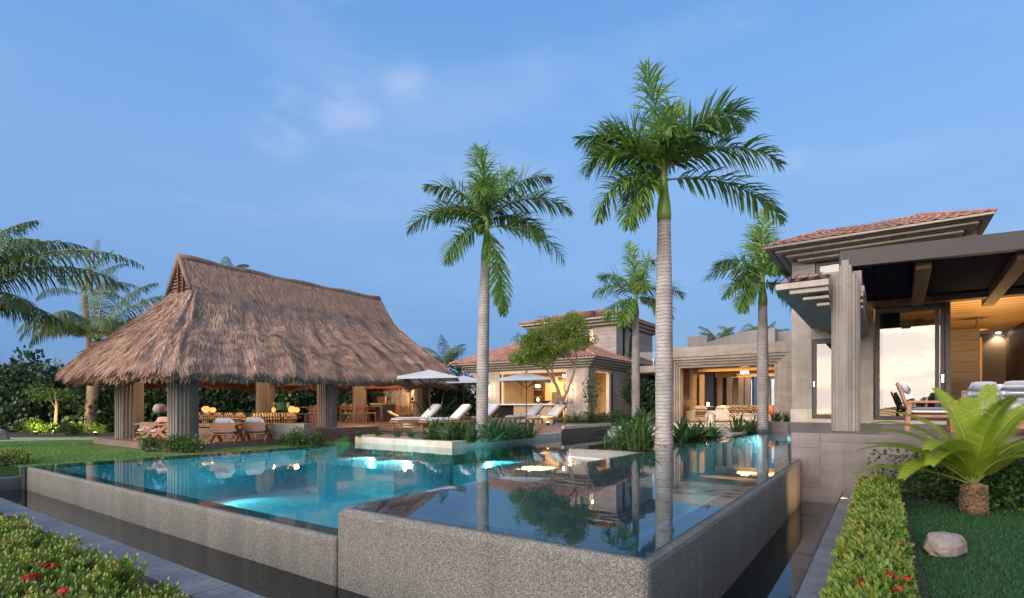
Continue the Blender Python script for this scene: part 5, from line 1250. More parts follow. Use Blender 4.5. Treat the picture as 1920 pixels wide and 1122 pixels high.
# ================================================================ SUN TERRACE: LOUNGERS AND PARASOLS
TZ = 0.437
def make_lounger():
    t = thing('sun_lounger', '', 'sun lounger', (0, 0, 0), 0, 'sun loungers on the terrace')     # local -Y is the foot end
    for s in (-.33, .33):
        MB().box(s - .03, s + .03, -1.0, .95, .22, .29).build('side_rail', 'teak', t, bevel=.006)
        for y in (-.85, .75): MB().box(s - .035, s + .035, y - .035, y + .035, 0, .219).build('leg', 'teak', t)
    MB().box(-.30, .30, -1.0, -.94, .222, .288).build('end_rail', 'teak', t)
    MB().cushion(0, -.36, .345, .66, 1.26, .13, puff=.2).build('seat_pad', 'white_fabric', t, smooth=True)
    b = MB().cushion(0, .40, 0, .66, .84, .13, puff=.2).build('back_pad', 'white_fabric', t, smooth=True); b.location = (0, .25, .34); b.rotation_euler = (R(42), 0, 0)
    f = MB().box(-.31, .31, 0, .80, -.10, -.068).build('back_frame', 'teak', t); f.location = (0, .25, .34); f.rotation_euler = (R(42), 0, 0)
    MB().bar((.2, .78, .25), (.2, .66, .60), .03, .03, (1, 0, 0)).build('prop', 'teak', t); MB().bar((-.2, .78, .25), (-.2, .66, .60), .03, .03, (1, 0, 0)).build('prop', 'teak', t)
    return t
lg = make_lounger(); rzl = YAW - R(90) + R(38)
for i, (px, D, rz, lab) in enumerate(((783, 20.3, rzl, 'white sun lounger farthest left under the parasol'), (838, 19.7, rzl - R(3), 'white sun lounger in front of the parasol pole'),
        (895, 21.6, rzl - R(5), 'white sun lounger half hidden behind the palm trunk'), (985, 24.6, rzl, 'white sun lounger beside the parasol pole at the kitchen bar'), (1026, 23.6, rzl + R(2), 'white sun lounger farthest right by the small tree'))):
    place(lg if i == 0 else copy_tree(lg), pt(px, D, TZ), rz, lab)
for i, px in enumerate((872, 866)):
    tw = tag(MB().lathe([(.0, -.25), (.06, -.25), (.065, 0), (.06, .25), (.0, .25)], 12).build('rolled_towel', 'towel_stripe', None, smooth=True), ['yellow striped rolled towel behind the second lounger', 'white and yellow rolled towel on the side table'][i], 'towel')
    tw.location = pt(px, 20.9 - .1 * i, TZ + .62 - .1 * i); tw.rotation_euler = (R(60), 0, rzl + R(30))
sdt = thing('side_table', 'small teak side table with towels between the loungers', 'table', pt(869, 20.9, TZ), rzl)
MB().box(-.25, .25, -.25, .25, .38, .42).build('table_top', 'teak', sdt)
for sx in (-.2, .2):
    for sy_ in (-.2, .2): MB().box(sx - .02, sx + .02, sy_ - .02, sy_ + .02, 0, .379).build('leg', 'teak', sdt)
def make_parasol(h):
    t = thing('parasol', '', 'parasol', (0, 0, 0), 0, 'pale square parasols on the terrace')
    MB().lathe([(.28, 0), (.28, .07), (.05, .09), (.04, .25)], 20).build('base', 'bronze', t)
    MB().tube([(0, 0, .08), (0, 0, h)], .022, 8).build('pole', 'dark_wood', t)
    w, e = 1.12, h - .34
    cor = [(w, w), (-w, w), (-w, -w), (w, -w)]
    cor = [(x * .98, y * .98) for x, y in cor]
    v = [(0, 0, h - .02)]; f = []; n = 8
    for k in range(4):
        a, b = cor[k], cor[(k + 1) % 4]
        for rI in range(1, 5):
            for j in range(n):
                q = j / n; s = rI / 4
                x, y = (a[0] + (b[0] - a[0]) * q) * s, (a[1] + (b[1] - a[1]) * q) * s
                sag = .035 * math.sin(math.pi * q) * s
                v.append((x, y, h - .02 - (h - .02 - e) * s ** .92 - sag * .6))
    def idx(k, rI, j): return 1 + (k % 4) * 4 * n + (rI - 1) * n + j if j < n else 1 + ((k + 1) % 4) * 4 * n + (rI - 1) * n
    for k in range(4):
        for j in range(n):
            f.append((0, idx(k, 1, j), idx(k, 1, j + 1)))
            for rI in range(1, 4): f.append((idx(k, rI, j), idx(k, rI + 1, j), idx(k, rI + 1, j + 1), idx(k, rI, j + 1)))
    m = MB().add(v, f); o = m.build('canopy', 'canopy_fabric', t)
    o.modifiers.new('thick', 'SOLIDIFY').thickness = .006
    va = MB()
    for k in range(4):
        a, b = cor[k], cor[(k + 1) % 4]; va.add([(a[0], a[1], e + .005), (b[0], b[1], e + .005), (b[0] * 1.005, b[1] * 1.005, e - .05), (a[0] * 1.005, a[1] * 1.005, e - .11)], [(0, 1, 2, 3)])
    va.build('valance', 'canopy_fabric', t)
    for k in range(4):
        MB().bar((0, 0, h - .08), (cor[k][0] * .98, cor[k][1] * .98, e - .02), .025, .02).build('rib', 'dark_wood', t)
        MB().bar((0, 0, h - .75), (cor[k][0] * .55, cor[k][1] * .55, e + .12), .02, .02).build('strut', 'dark_wood', t)
    MB().lathe([(.03, h - .02), (.035, h + .02), (.015, h + .06), (.012, h + .12)], 8).build('finial', 'teak', t)
    return t
pr0 = make_parasol(2.30)
for i, (px, D, rz, lab) in enumerate(((806, 20.6, YAW + R(4), 'pale parasol in front of the thatched roof corner'), (869, 24.6, YAW + R(8), 'pale parasol half hidden behind the left palm trunk'), (987, 23.8, YAW - R(5), 'pale parasol in front of the lit kitchen'))):
    place(pr0 if i == 0 else copy_tree(pr0), pt(px, D, TZ), rz, lab, s=(1.0, 1.0, 0.985 if i != 2 else 1.03))
# ================================================================ VEGETATION
def frond_mesh(name, L, e0, droop, leafL, leafW, n, roll, hang, seed, mats, rad=0.03, bare=0.12, bend=1.3, fwd=0.55, ax=0.0):
    """one pinnate palm leaf: rachis from the origin along +X, rising at e0 and bending down; leaflets on both sides"""
    r = np.random.default_rng(seed); m = 26
    ts = np.linspace(0, 1, m); el = e0 - droop * ts ** bend
    d = np.stack([np.cos(el) , np.sin(ax * ts ** 1.5) * np.cos(el), np.sin(el)], 1); d /= np.linalg.norm(d, axis=1, keepdims=True)
    pts = np.concatenate([[[0, 0, 0]], np.cumsum(d[:-1] * L / (m - 1), 0)])
    mb = MB(); mb.tube([tuple(p) for p in pts], list(rad * (1 - 0.85 * ts)), 5)
    V = [np.array(mb.v)]; F = [np.array([f for f in mb.f if len(f) == 4])]; o = len(mb.v); rnds = [np.full(len(F[0]), 0.5)]; midx = [np.ones(len(F[0]), int)]
    t = np.repeat(np.linspace(bare, 1.0, n), 2) + r.normal(size=2 * n) * 0.004; t = np.clip(t, bare, 1)
    sgn = np.tile([1.0, -1.0], n)
    P = np.stack([np.interp(t, ts, pts[:, k]) for k in range(3)], 1); T = np.stack([np.interp(t, ts, d[:, k]) for k in range(3)], 1)
    B = np.stack([-T[:, 1], T[:, 0], np.zeros(2 * n)], 1); B /= np.linalg.norm(B, axis=1, keepdims=True); U = np.cross(T, B)
    ro = r.normal(size=2 * n) * roll
    ll = leafL * np.sin(math.pi * (0.14 + 0.80 * (t - bare) / (1 - bare))) ** 0.7 * (0.88 + 0.24 * r.random(2 * n))
    fw = fwd + 0.75 * np.clip((t - .7) / .3, 0, 1)
    dd = B * (sgn * np.cos(ro))[:, None] + U * (np.sin(ro) + 0.10)[:, None] + T * fw[:, None]
    dd[:, 2] -= hang * (0.35 + 0.3 * r.random(2 * n)); dd /= np.linalg.norm(dd, axis=1, keepdims=True)
    d2 = dd.copy(); d2[:, 2] -= hang * (0.9 + 0.5 * r.random(2 * n)); d2 /= np.linalg.norm(d2, axis=1, keepdims=True)
    d3 = d2.copy(); d3[:, 2] -= hang * 0.9; d3 /= np.linalg.norm(d3, axis=1, keepdims=True)
    sd_ = np.cross(dd, U); sd_ /= np.linalg.norm(sd_, axis=1, keepdims=True) + 1e-9
    w = leafW * (0.8 + 0.4 * r.random(2 * n))[:, None]
    A = P; Bm = P + dd * (ll * .38)[:, None]; C = Bm + d2 * (ll * .34)[:, None]; E = C + d3 * (ll * .30)[:, None]
    v = np.stack([A - sd_ * w * .35, A + sd_ * w * .35, Bm - sd_ * w * .5, Bm + sd_ * w * .5, C - sd_ * w * .4, C + sd_ * w * .4, E - sd_ * w * .06, E + sd_ * w * .06], 1).reshape(-1, 3)
    i0 = (np.arange(2 * n) * 8)[:, None] + o
    f = np.concatenate([i0 + np.array([[0, 1, 3, 2]]), i0 + np.array([[2, 3, 5, 4]]), i0 + np.array([[4, 5, 7, 6]])])
    base = np.clip(r.normal(0.5, 0.22, 2 * n), 0, 1)
    V.append(v); F.append(f); rnds.append(np.tile(base, 3)); midx.append(np.zeros(len(f), int))
    return npmesh(name, np.concatenate(V), np.concatenate(F), np.concatenate(rnds), mats, np.concatenate(midx))
SA = lambda a: yaw_to(RIGHT * math.cos(R(a)) + FWD * math.sin(R(a)))       # azimuth measured in the picture: 0 right, 180 left, -90 to the camera
def royal_palm(base, zc, zs, r0, lab, fronds, seed, leafL=.62, n=64, lean=(0, 0)):
    """zc: foot of the green shaft, zs: top of the shaft; fronds: (screen azimuth, first elevation, length, droop)"""
    t = thing('royal_palm', lab, 'palm tree', base, 0, 'royal palms by the pool')
    h = zc - base.z; hs = zs - base.z
    def ax(z): q = z / hs; return (lean[0] * q * q, lean[1] * q * q)
    prof = [(0, 1.28), (.04, 1.12), (.12, 1.0), (.35, 1.04), (.6, 1.0), (.8, .90), (.95, .80), (1, .78)]
    zz = np.linspace(0, h, 22)
    MB().tube([(ax(z)[0], ax(z)[1], z) for z in zz], [r0 * float(np.interp(z / h, [p[0] for p in prof], [p[1] for p in prof])) for z in zz], 16).build('trunk', 'royal_trunk', t, smooth=True)
    z2 = np.linspace(h - .01, hs, 8)
    MB().tube([(ax(z)[0], ax(z)[1], z) for z in z2], [r0 * (.80, .86, .80, .68, .56, .46, .38, .30)[i] for i in range(8)], 12).build('crownshaft', 'green_shaft', t, smooth=True)
    tx, ty = ax(hs)
    for i, (a, e, L, dr) in enumerate(fronds):
        me = frond_mesh('frond', L, R(e), R(dr), leafL * (.85 + .3 * random.random()), .052, n, .72, .30, seed * 100 + i, ('royal_leaf', 'rachis'), .028, .10, 1.35, .78)
        o = meshobj('frond', me, t); o.location = (tx, ty, hs - .06 + .04 * (i % 3) - (.2 if e < 20 else 0)); o.rotation_euler = (0, 0, SA(a))
    sp = MB().tube([(tx, ty, hs - .1), (tx + .02, ty, hs + .5), (tx + .05, ty, hs + 1.0)], [.06, .035, .008], 6).build('spear_leaf', 'green_shaft', t, smooth=True)
    return t
D2 = 13.7; b2p = pt(1245, D2, 0.1)
royal_palm(b2p, zat(415, D2), zat(322, D2), .215, 'tallest royal palm standing between the two pools',
           [(108, 82, 3.5, 20), (62, 70, 3.2, 40), (22, 66, 3.3, 82), (-42, 62, 2.6, 105), (178, 52, 2.5, 72), (190, 30, 2.4, 84), (203, 4, 2.55, 88), (0, 6, 3.35, 60), (-26, 22, 2.9, 72), (140, 70, 2.6, 58), (45, 58, 2.8, 66), (160, 62, 2.2, 100), (-100, 56, 2.0, 110), (100, 40, 2.4, 80), (218, -22, 2.1, 60)], 2, .80, 92)
D1 = 18.0; b1p = pt(904, D1, 0.1)
royal_palm(b1p, zat(490, D1), zat(412, D1), .20, 'royal palm in the cream stone planter left of the kitchen house',
           [(112, 80, 3.15, 24), (60, 69, 3.0, 40), (22, 64, 3.1, 66), (165, 60, 2.8, 70), (181, 28, 3.0, 92), (2, 40, 3.1, 84), (-14, 0, 3.1, 66), (-60, -60, 3.3, 26), (222, -18, 2.3, 60), (150, 48, 2.5, 88), (-95, 50, 2.1, 105), (100, 42, 2.4, 86), (35, 30, 2.5, 80)], 1, .76, 88, (.15, .1))
D3 = 27.0; b3p = pt(1192, D3, 0.3)
royal_palm(b3p, zat(592, D3), zat(552, D3), .20, 'smaller royal palm behind the tall one, before the covered passage',
           [(95, 80, 3.2, 25), (50, 70, 3.3, 60), (140, 60, 2.6, 75), (185, 35, 2.4, 85), (0, 32, 2.6, 85), (20, 10, 2.5, 80), (200, 0, 2.2, 80), (-40, -10, 2.2, 70), (-90, 40, 2.2, 110), (230, -20, 2.0, 60), (70, 50, 2.5, 80)], 3, .82, 70)
D4 = 19.6; b4p = pt(1430, D4, 0.3)
royal_palm(b4p, zat(574, D4), zat(520, D4), .195, 'royal palm in front of the open lounge beside the house corner',
           [(80, 74, 2.4, 40), (45, 66, 2.6, 60), (130, 56, 2.2, 80), (165, 40, 2.2, 90), (195, 15, 1.9, 85), (0, 40, 1.8, 70), (20, 15, 1.9, 90), (-30, -20, 1.7, 60), (215, -10, 1.9, 75), (-90, 40, 1.8, 110), (95, 40, 2.0, 90), (60, 85, 2.6, 20)], 4, .70, 72)
def coco_palm(base, top, r0, lab, fronds, seed, leafL=.8, n=70, grp='coconut palms'):
    t = thing('coconut_palm', lab, 'palm tree', base, 0, grp)
    dv = Vector(top) - base; zz = [i / 18 for i in range(19)]
    MB().tube([(dv.x * q ** 1.4, dv.y * q ** 1.4, dv.z * q) for q in zz], [r0 * (1.45 if q < .03 else 1.15 if q < .1 else 1.0 - .2 * q) for q in zz], 14).build('trunk', 'coco_trunk', t, smooth=True)
    for i, (a, e, L, dr) in enumerate(fronds):
        me = frond_mesh('frond', L, R(e), R(dr), leafL * (.85 + .3 * random.random()), .044, n, .22, .8, seed * 100 + i, ('coco_leaf', 'rachis'), .04, .16, 1.5, .45)
        o = meshobj('frond', me, t); o.location = (dv.x, dv.y, dv.z - .05 + .03 * (i % 4)); o.rotation_euler = (0, 0, SA(a))
    return t
DC = 25.5; bc = pt(170, DC, 0.0)
coco_palm(bc, pt(181, DC, zat(640, DC)), .26, 'leaning coconut palm behind the left corner of the thatched roof',
          [(10, 58, 4.4, 62), (35, 48, 4.2, 60), (0, 34, 4.0, 48), (60, 70, 4.4, 50), (110, 78, 4.6, 40), (135, 66, 4.8, 60), (165, 50, 3.8, 95), (185, 36, 3.4, 105), (-40, 52, 3.2, 115), (-90, 60, 3.2, 120), (-140, 50, 3.4, 120), (215, 40, 3.2, 110), (90, 50, 3.8, 90), (30, 25, 3.4, 70)], 11)
DL = 15.5; bl = pt(-150, DL, 0.0)
coco_palm(bl, pt(-92, DL, zat(565, DL)), .22, 'coconut palm whose fronds reach in from the left picture edge',
          [(8, 42, 5.7, 74), (20, 40, 4.8, 80), (48, 66, 4.2, 80), (70, 74, 3.8, 50), (90, 60, 4.0, 70), (-10, 18, 3.0, 60), (-30, 40, 3.4, 90), (120, 60, 3.6, 80), (-80, 50, 3.4, 100), (180, 50, 3.6, 90), (0, 66, 3.6, 90), (30, 10, 2.6, 50)], 12, .85, 84)
DB = 40.0
coco_palm(pt(176, DB, -.5), pt(158, DB, zat(555, DB)), .25, 'distant coconut palm between the two left palms', [(95, 80, 5.0, 20), (60, 70, 4.4, 60), (120, 66, 4.4, 60), (150, 50, 4.2, 80), (20, 45, 4.0, 80), (180, 30, 4.0, 90), (0, 20, 3.6, 80), (80, 75, 4.8, 40)], 13, .8, 46)
for i, (px, py, D, lab, sd0) in enumerate(((428, 515, 38, 'distant palm tip showing above the thatched ridge on the left', 21), (543, 555, 40, 'distant palm tip showing above the middle of the thatched ridge', 22), (836, 690, 40, 'small distant palm between thatched roof and garden house', 23),
                                        (1388, 650, 46, 'bushy palm behind the grey vault of the lounge roof', 24), (1345, 652, 50, 'bushy palm behind the left end of the grey vault', 25), (1484, 655, 44, 'palm behind the lounge roof beside the house wall', 26), (1426, 650, 48, 'bushy palm behind the right palm trunk', 27))):
    fr = [(15 + 43 * k % 360 + 9 * math.sin(k * 3.3 + sd0), 18 + 62 * ((k * 7 + sd0) % 11) / 10, 2.7 - .3 * math.sin(k * 1.9), 55 + 40 * ((k * 5) % 7) / 6) for k in range(17)]
    if i < 2: fr = [(125, 70, 2.0, 40), (50, 62, 1.8, 70), (150, 50, 1.6, 80), (30, 40, 1.6, 60)]
    b = pt(px, D, -.5)
    coco_palm(b, pt(px, D, zat(py, D)), .2, lab, fr, sd0, .62, 40, 'distant palms')
# ---------------- cycad in the foreground
cyb = pt(1826, 7.35, -.21)
cyc = thing('cycad', 'large bright green cycad with a stout trunk on the right lawn', 'cycad', cyb)
MB().lathe([(.135, 0), (.145, .08), (.135, .2), (.13, .32), (.135, .36), (.12, .42), (.04, .44)], 22).build('trunk', 'cycad_bark', cyc, smooth=True)
st = MB()
for k in range(90):
    a = k * 2.4; z = .02 + .36 * (k / 90); rr_ = .14 - .012 * k / 90
    st.bar((rr_ * math.cos(a) * .97, rr_ * math.sin(a) * .97, z), (rr_ * math.cos(a) * 1.10, rr_ * math.sin(a) * 1.10, z + .035), .05, .025)
st.build('leaf_scars', 'cycad_bark', cyc, kind='stuff')
def cycad_frond(L, e0, dr, seed, ax=0.0):
    r = np.random.default_rng(seed); n = 88; ts = np.linspace(0, 1, 24); el = R(e0) - R(dr * 1.2) * ts ** 1.5
    d = np.stack([np.cos(el), ax * ts, np.sin(el)], 1); d /= np.linalg.norm(d, axis=1, keepdims=True)
    pts = np.concatenate([[[0, 0, 0]], np.cumsum(d[:-1] * L / 23, 0)])
    mb = MB(); mb.tube([tuple(p) for p in pts], list(.013 * (1 - .75 * ts)), 5)
    Fm = np.array([f for f in mb.f if len(f) == 4])
    t = np.repeat(np.linspace(.12, 1, n), 2); sg = np.tile([1., -1.], n)
    P = np.stack([np.interp(t, ts, pts[:, k]) for k in range(3)], 1); T = np.stack([np.interp(t, ts, d[:, k]) for k in range(3)], 1)
    B = np.stack([-T[:, 1], T[:, 0], 0 * t], 1); B /= np.linalg.norm(B, axis=1, keepdims=True); U = np.cross(T, B)
    ll = .23 * np.sin(math.pi * (.16 + .78 * (t - .12) / .88)) ** .65 * (.94 + .12 * r.random(2 * n))
    dd = B * sg[:, None] + U * .28 + T * (.35 + .5 * t ** 3)[:, None]; dd /= np.linalg.norm(dd, axis=1, keepdims=True)
    d2 = dd.copy(); d2[:, 2] -= .22; d2 /= np.linalg.norm(d2, axis=1, keepdims=True)
    s_ = np.cross(dd, U); s_ /= np.linalg.norm(s_, axis=1, keepdims=True); w = .0122
    M = P + dd * (ll * .55)[:, None]; E = M + d2 * (ll * .45)[:, None]
    v = np.stack([P - s_ * w * .4, P + s_ * w * .4, M - s_ * w * .6, M + s_ * w * .6, E - s_ * w * .05, E + s_ * w * .05], 1).reshape(-1, 3)
    i0 = (np.arange(2 * n) * 6)[:, None] + len(mb.v)
    f = np.concatenate([i0 + np.array([[0, 1, 3, 2]]), i0 + np.array([[2, 3, 5, 4]])])
    return npmesh('frond', np.concatenate([np.array(mb.v), v]), np.concatenate([Fm, f]), np.concatenate([np.full(len(Fm), .3), np.tile(np.clip(r.normal(.5, .16, 2 * n) + r.normal() * .12, 0, 1), 2)]), ('cycad_leaf', 'rachis'), np.concatenate([np.ones(len(Fm), int), np.zeros(len(f), int)]))
for i, (a, e, L, dr) in enumerate(((172, 52, 1.78, 60), (186, 34, 1.75, 30), (150, 66, 1.6, 70), (196, 40, 1.45, 74), (125, 72, 1.55, 62), (-150, 62, 1.45, 82), (95, 82, 1.5, 35), (-105, 80, 1.45, 45), (60, 74, 1.5, 38), (38, 66, 1.75, 26), (15, 58, 1.7, 40), (-20, 56, 1.6, 60), (-50, 66, 1.4, 70),
                                (5, 40, 1.6, 45), (165, 22, 1.5, 40), (-80, 60, 1.2, 100), (140, 44, 1.5, 60), (30, 46, 1.5, 60), (205, 58, 1.3, 90), (-10, 74, 1.6, 48))):
    o = meshobj('frond', cycad_frond(L, e, dr, 300 + i, .12 * math.sin(i * 2.1)), cyc); o.location = (0, 0, .40); o.rotation_euler = (0, 0, SA(a))
# ---------------- strap-leaved clumps
def strap_mesh(seed, nb, h, wd, spread):
    r = np.random.default_rng(seed); V, F, rn = [], [], []
    for k in range(nb):
        a = r.random() * 6.283; L = h * (.65 + .6 * r.random()); e0 = math.pi / 2 - spread * r.random() ** .8; dr = .4 + 1.1 * r.random() * spread
        p = np.array([.10 * r.normal(), .10 * r.normal(), 0.]); w = wd * (.7 + .6 * r.random()); o = len(V); q = r.random()
        sdv_ = np.array([-math.sin(a), math.cos(a), 0]); m = 6
        for i in range(m + 1):
            t = i / m; e = e0 - dr * t ** 1.6; ww = w * math.sin(math.pi * (.12 + .86 * t)) ** .7
            dv = np.array([math.cos(a) * math.cos(e), math.sin(a) * math.cos(e), math.sin(e)]); up = np.cross(dv, sdv_)
            V += [p - sdv_ * ww / 2 - up * ww * .18, p, p + sdv_ * ww / 2 - up * ww * .18]
            if i < m:
                F += [(o + 3 * i, o + 3 * i + 1, o + 3 * i + 4, o + 3 * i + 3), (o + 3 * i + 1, o + 3 * i + 2, o + 3 * i + 5, o + 3 * i + 4)]; rn += [q, q]
            p = p + dv * L / m
    return npmesh('leaves', np.array(V), np.array(F), rn, ('strap_leaf',))
SM = [strap_mesh(40 + k, 60, .92, .058, 1.15) for k in range(3)]
SW = [strap_mesh(50 + k, 34, .80, .125, .95) for k in range(2)]
def clump(lab, p, me, s, rz):
    o = bpy.data.objects.new('strap_leaf_plant', me); COL.objects.link(o); o.location = p; o.rotation_euler = (0, 0, rz); o.scale = (s, s, s)
    return tag(o, lab, 'plant', 'strap leaved plants round the pools')
cl_ = [(812, 17.2, .13, SM, .95, 'leftmost strap leaved clump in the pool planter'), (843, 16.7, .13, SM, 1.0, 'second strap leaved clump from the left in the planter'), (866, 17.0, .13, SM, .95, 'strap leaved clump at the planter corner left of the palm'),
       (880, 16.5, .13, SW, .75, 'broad leaved clump at the foot of the planter palm'), (920, 16.9, .13, SM, 1.05, 'strap leaved clump just right of the planter palm'), (946, 17.4, .13, SM, 1.0, 'strap leaved clump in the middle of the planter side'),
       (968, 18.2, .13, SM, .9, 'strap leaved clump second from the right in the planter'), (990, 18.8, .13, SM, .8, 'rightmost strap leaved clump in the planter'), (905, 18.6, .13, SM, 1.1, 'strap leaved clump behind the planter palm trunk'),
       (1158, 14.7, .1, SM, .72, 'low strap leaved clump left of the tall palm over the slab'), (1190, 14.1, .12, SM, 1.08, 'large strap leaved clump left of the tall palm'), (1214, 14.0, .12, SM, 1.0, 'strap leaved clump touching the tall palm trunk'), (1205, 15.2, .16, SW, 1.2, 'broad leaved clump behind the large one by the tall palm'), (1178, 15.4, .16, SM, .95, 'strap leaved clump at the back left of the tall palm'),
       (1276, 15.8, .16, SW, .95, 'broad leaved clump just right of the tall palm'), (1302, 16.4, .16, SW, 1.0, 'broad leaved clump in the bed right of the tall palm'), (1328, 17.0, .16, SM, .85, 'strap leaved clump with an orange flower in the right bed'), (1340, 17.6, .16, SM, .6, 'small strap leaved clump at the end of the right bed'),
       (1382, 19.2, .24, SM, .95, 'dark strap leaved clump before the lounge sofa'), (1410, 19.8, .24, SM, .85, 'dark strap leaved clump left of the right palm trunk'), (1456, 21.9, .6, SM, .6, 'small strap leaved clump between palm and house corner'), (1474, 22.4, .6, SM, .55, 'small strap leaved clump at the house corner')]
for i, (px, D, z, ms, s, lab) in enumerate(cl_): clump(lab, pt(px, D, z), ms[i % len(ms)], s, i * 1.9)
# ---------------- shrubs and hedges from leaves
def leaf_cloud(n, rx, ry, rz_, L, Wd, seed, top=True, fill=.55, bumps=5):
    """leaves spread through lumpy volumes; returns arrays"""
    r = np.random.default_rng(seed)
    cs = r.normal(size=(bumps, 3)) * np.array([rx, ry, rz_]) * .42; sz = .55 + .35 * r.random(bumps)
    k = r.integers(0, bumps, n); dv = r.normal(size=(n, 3)); dv /= np.linalg.norm(dv, axis=1, keepdims=True)
    rad = (fill + (1 - fill) * r.random(n) ** .5)[:, None]
    P = cs[k] + dv * rad * np.array([rx, ry, rz_]) * sz[k][:, None]
    D = dv * .8 + r.normal(size=(n, 3)) * .55; D[:, 2] += .15
    Nn = dv + r.normal(size=(n, 3)) * .5 + np.array([0, 0, .4])
    v, f = leaves(P, D, Nn, L * (.7 + .6 * r.random(n)), Wd * (.7 + .6 * r.random(n)), .5, .0)
    return v, f, np.clip(r.normal(.45, .2, n), 0, 1)
def shrub_parts(seed, n, rx, ry, rz_, L, Wd, mat, bumps=6, fill=.5):
    v, f, rn = leaf_cloud(n, rx, ry, rz_, L, Wd, seed, bumps=bumps, fill=fill)
    return npmesh('foliage', v + np.array([0, 0, rz_]), f, rn, (mat,))
def stem_mesh(seed, h, mat='bark'):
    m = MB(); r = random.Random(seed)
    for k in range(5):
        a = r.random() * 6.28; m.tube([(0.05 * math.cos(a), .05 * math.sin(a), 0), (.3 * h * math.cos(a) * .4, .3 * h * math.sin(a) * .4, h * .5), (.5 * h * math.cos(a) * .6, .5 * h * math.sin(a) * .6, h)], [.05, .035, .015], 6)
    return m
GM = [shrub_parts(60 + k, 2800, 1.35, 1.2, 1.45, .20, .19, 'grape_leaf', 10, .40) for k in range(4)]
sm0 = stem_mesh(3, 1.8).build('stem', 'bark'); STEM = sm0.data; bpy.data.objects.remove(sm0)
def shrub(name, lab, p, me, s, rz, grp, stem=True):
    t = thing(name, lab, 'shrub', p, rz, grp); o = meshobj('foliage', me, t, 'stuff')
    if stem: meshobj('stem', STEM, t)
    t.scale = s if isinstance(s, tuple) else (s, s, s); return t
hw = ['beyond the left picture edge of the lawn', 'at the left picture edge behind the lawn', 'left of the low yellow lamp', 'right of the low yellow lamp', 'between the yellow lamp and the palm trunk', 'behind the coconut palm trunk', 'left of the end pier', 'behind the end pier', 'between end pier and corner pier', 'behind the corner pier', 'just right of the corner pier', 'behind the orange lamps', 'left of the back pier', 'right of the back pier', 'behind the green lamp', 'left of the middle pier', 'behind the middle pier', 'behind the dining chairs', 'at the far end of the dining deck', 'behind the outdoor bar']
hx = [-60, -10, 30, 75, 118, 160, 205, 245, 290, 335, 385, 430, 470, 512, 550, 590, 630, 660, 690, 720]
for i, px in enumerate(hx):
    D = 28.0 + 1.5 * math.sin(i * 1.7) + (2.5 if px > 350 else 0); s = (1.0 + .1 * math.sin(i * 2.3), 1.0, (1.12 + .13 * math.sin(i * 3.1)))
    if px > 190: s = (s[0], s[1], s[2] * .96)
    shrub('sea_grape_shrub', 'dark round leaved sea grape shrub ' + hw[i], pt(px, D, -.25), GM[i % 4], s, i * 1.3, 'sea grape hedge behind the lawn')
# dense dark growth behind the loungers
for i, (px, D, s, lab) in enumerate(((820, 25.5, .62, 'dark leafy shrub behind the left parasol'), (843, 27.0, .72, 'dark leafy shrub between the two left parasols'), (868, 27.5, .72, 'dark leafy shrub behind the hidden parasol'), (1202, 33, .75, 'dark shrub at the mouth of the covered passage'), (1238, 32, .5, 'dark shrub behind the tall palm at the passage'))):
    shrub('leafy_shrub', lab, pt(px, D, .43), GM[(i + 1) % 4], s, i * 2.2, 'dark shrubs beside the garden house')
FM = [strap_mesh(70 + k, 30, .85, .20, 1.1) for k in range(2)]
LM = [shrub_parts(80 + k, 900, .55, .5, .32, .11, .05, 'shrub_leaf', 6, .35) for k in range(3)]
BM = [shrub_parts(84 + k, 1500, .55, .5, .34, .07, .035, 'bright_leaf', 7, .35) for k in range(2)]
ls = [(286, 15.3, -.03, LM, .62, 'low dark shrub on the lawn before the corner pier'), (322, 15.0, -.03, LM, .60, 'low dark shrub on the lawn at the pier foot'), (352, 14.8, -.03, LM, .72, 'low shrub with arching leaves right of the corner pier'),
      (560, 16.9, -.03, LM, .72, 'low dark shrub on the lawn before the dining deck'), (588, 17.2, -.03, LM, .60, 'low shrub left of the small yellow green plant'), (538, 17.3, -.03, LM, .55, 'low shrub right of the stone wall by the lounge chairs'),
      (640, 17.2, -.03, BM, .42, 'small bright green bush at the end of the planter wall'), (125, 23.0, 0, LM, .8, 'low shrub left of the coconut palm foot'), (150, 23.5, 0, LM, .8, 'low shrub lit by the palm uplight'), (66, 24.5, 0, BM, 1.0, 'yellow lit bush at the back of the lawn'), (185, 24.0, 0, BM, .6, 'small lit bush right of the coconut palm foot'),
      (90, 24.6, 0, LM, .7, 'low shrub right of the yellow lit bush'), (670, 18.3, .2, LM, .25, 'first tiny ground plant on the terrace edge'), (712, 18.6, .2, LM, .28, 'second tiny ground plant on the terrace edge'), (745, 18.4, .2, LM, .28, 'third tiny ground plant on the terrace edge'), (772, 18.0, .2, LM, .30, 'tiny ground plant beside the planter clumps')]
for i, (px, D, z, ms, s, lab) in enumerate(ls): shrub('low_shrub', lab, pt(px, D, z), ms[i % len(ms)], s, i * 1.7, 'low shrubs round the lawn and terrace', False)
ld = thing('potted_fern', 'yellow green broad leaved plant between the two pavilion sofas', 'plant', pt(462, 23.6, HF)); o = meshobj('leaves', FM[0], ld); o.scale = (1.1, 1.1, 1.25)
ld2 = thing('banana_plant', 'broad leaved plant with a lit leaf behind the left parasol pole', 'plant', pt(818, 23.5, TZ)); o = meshobj('leaves', FM[1], ld2); o.scale = (1.3, 1.3, 1.7)
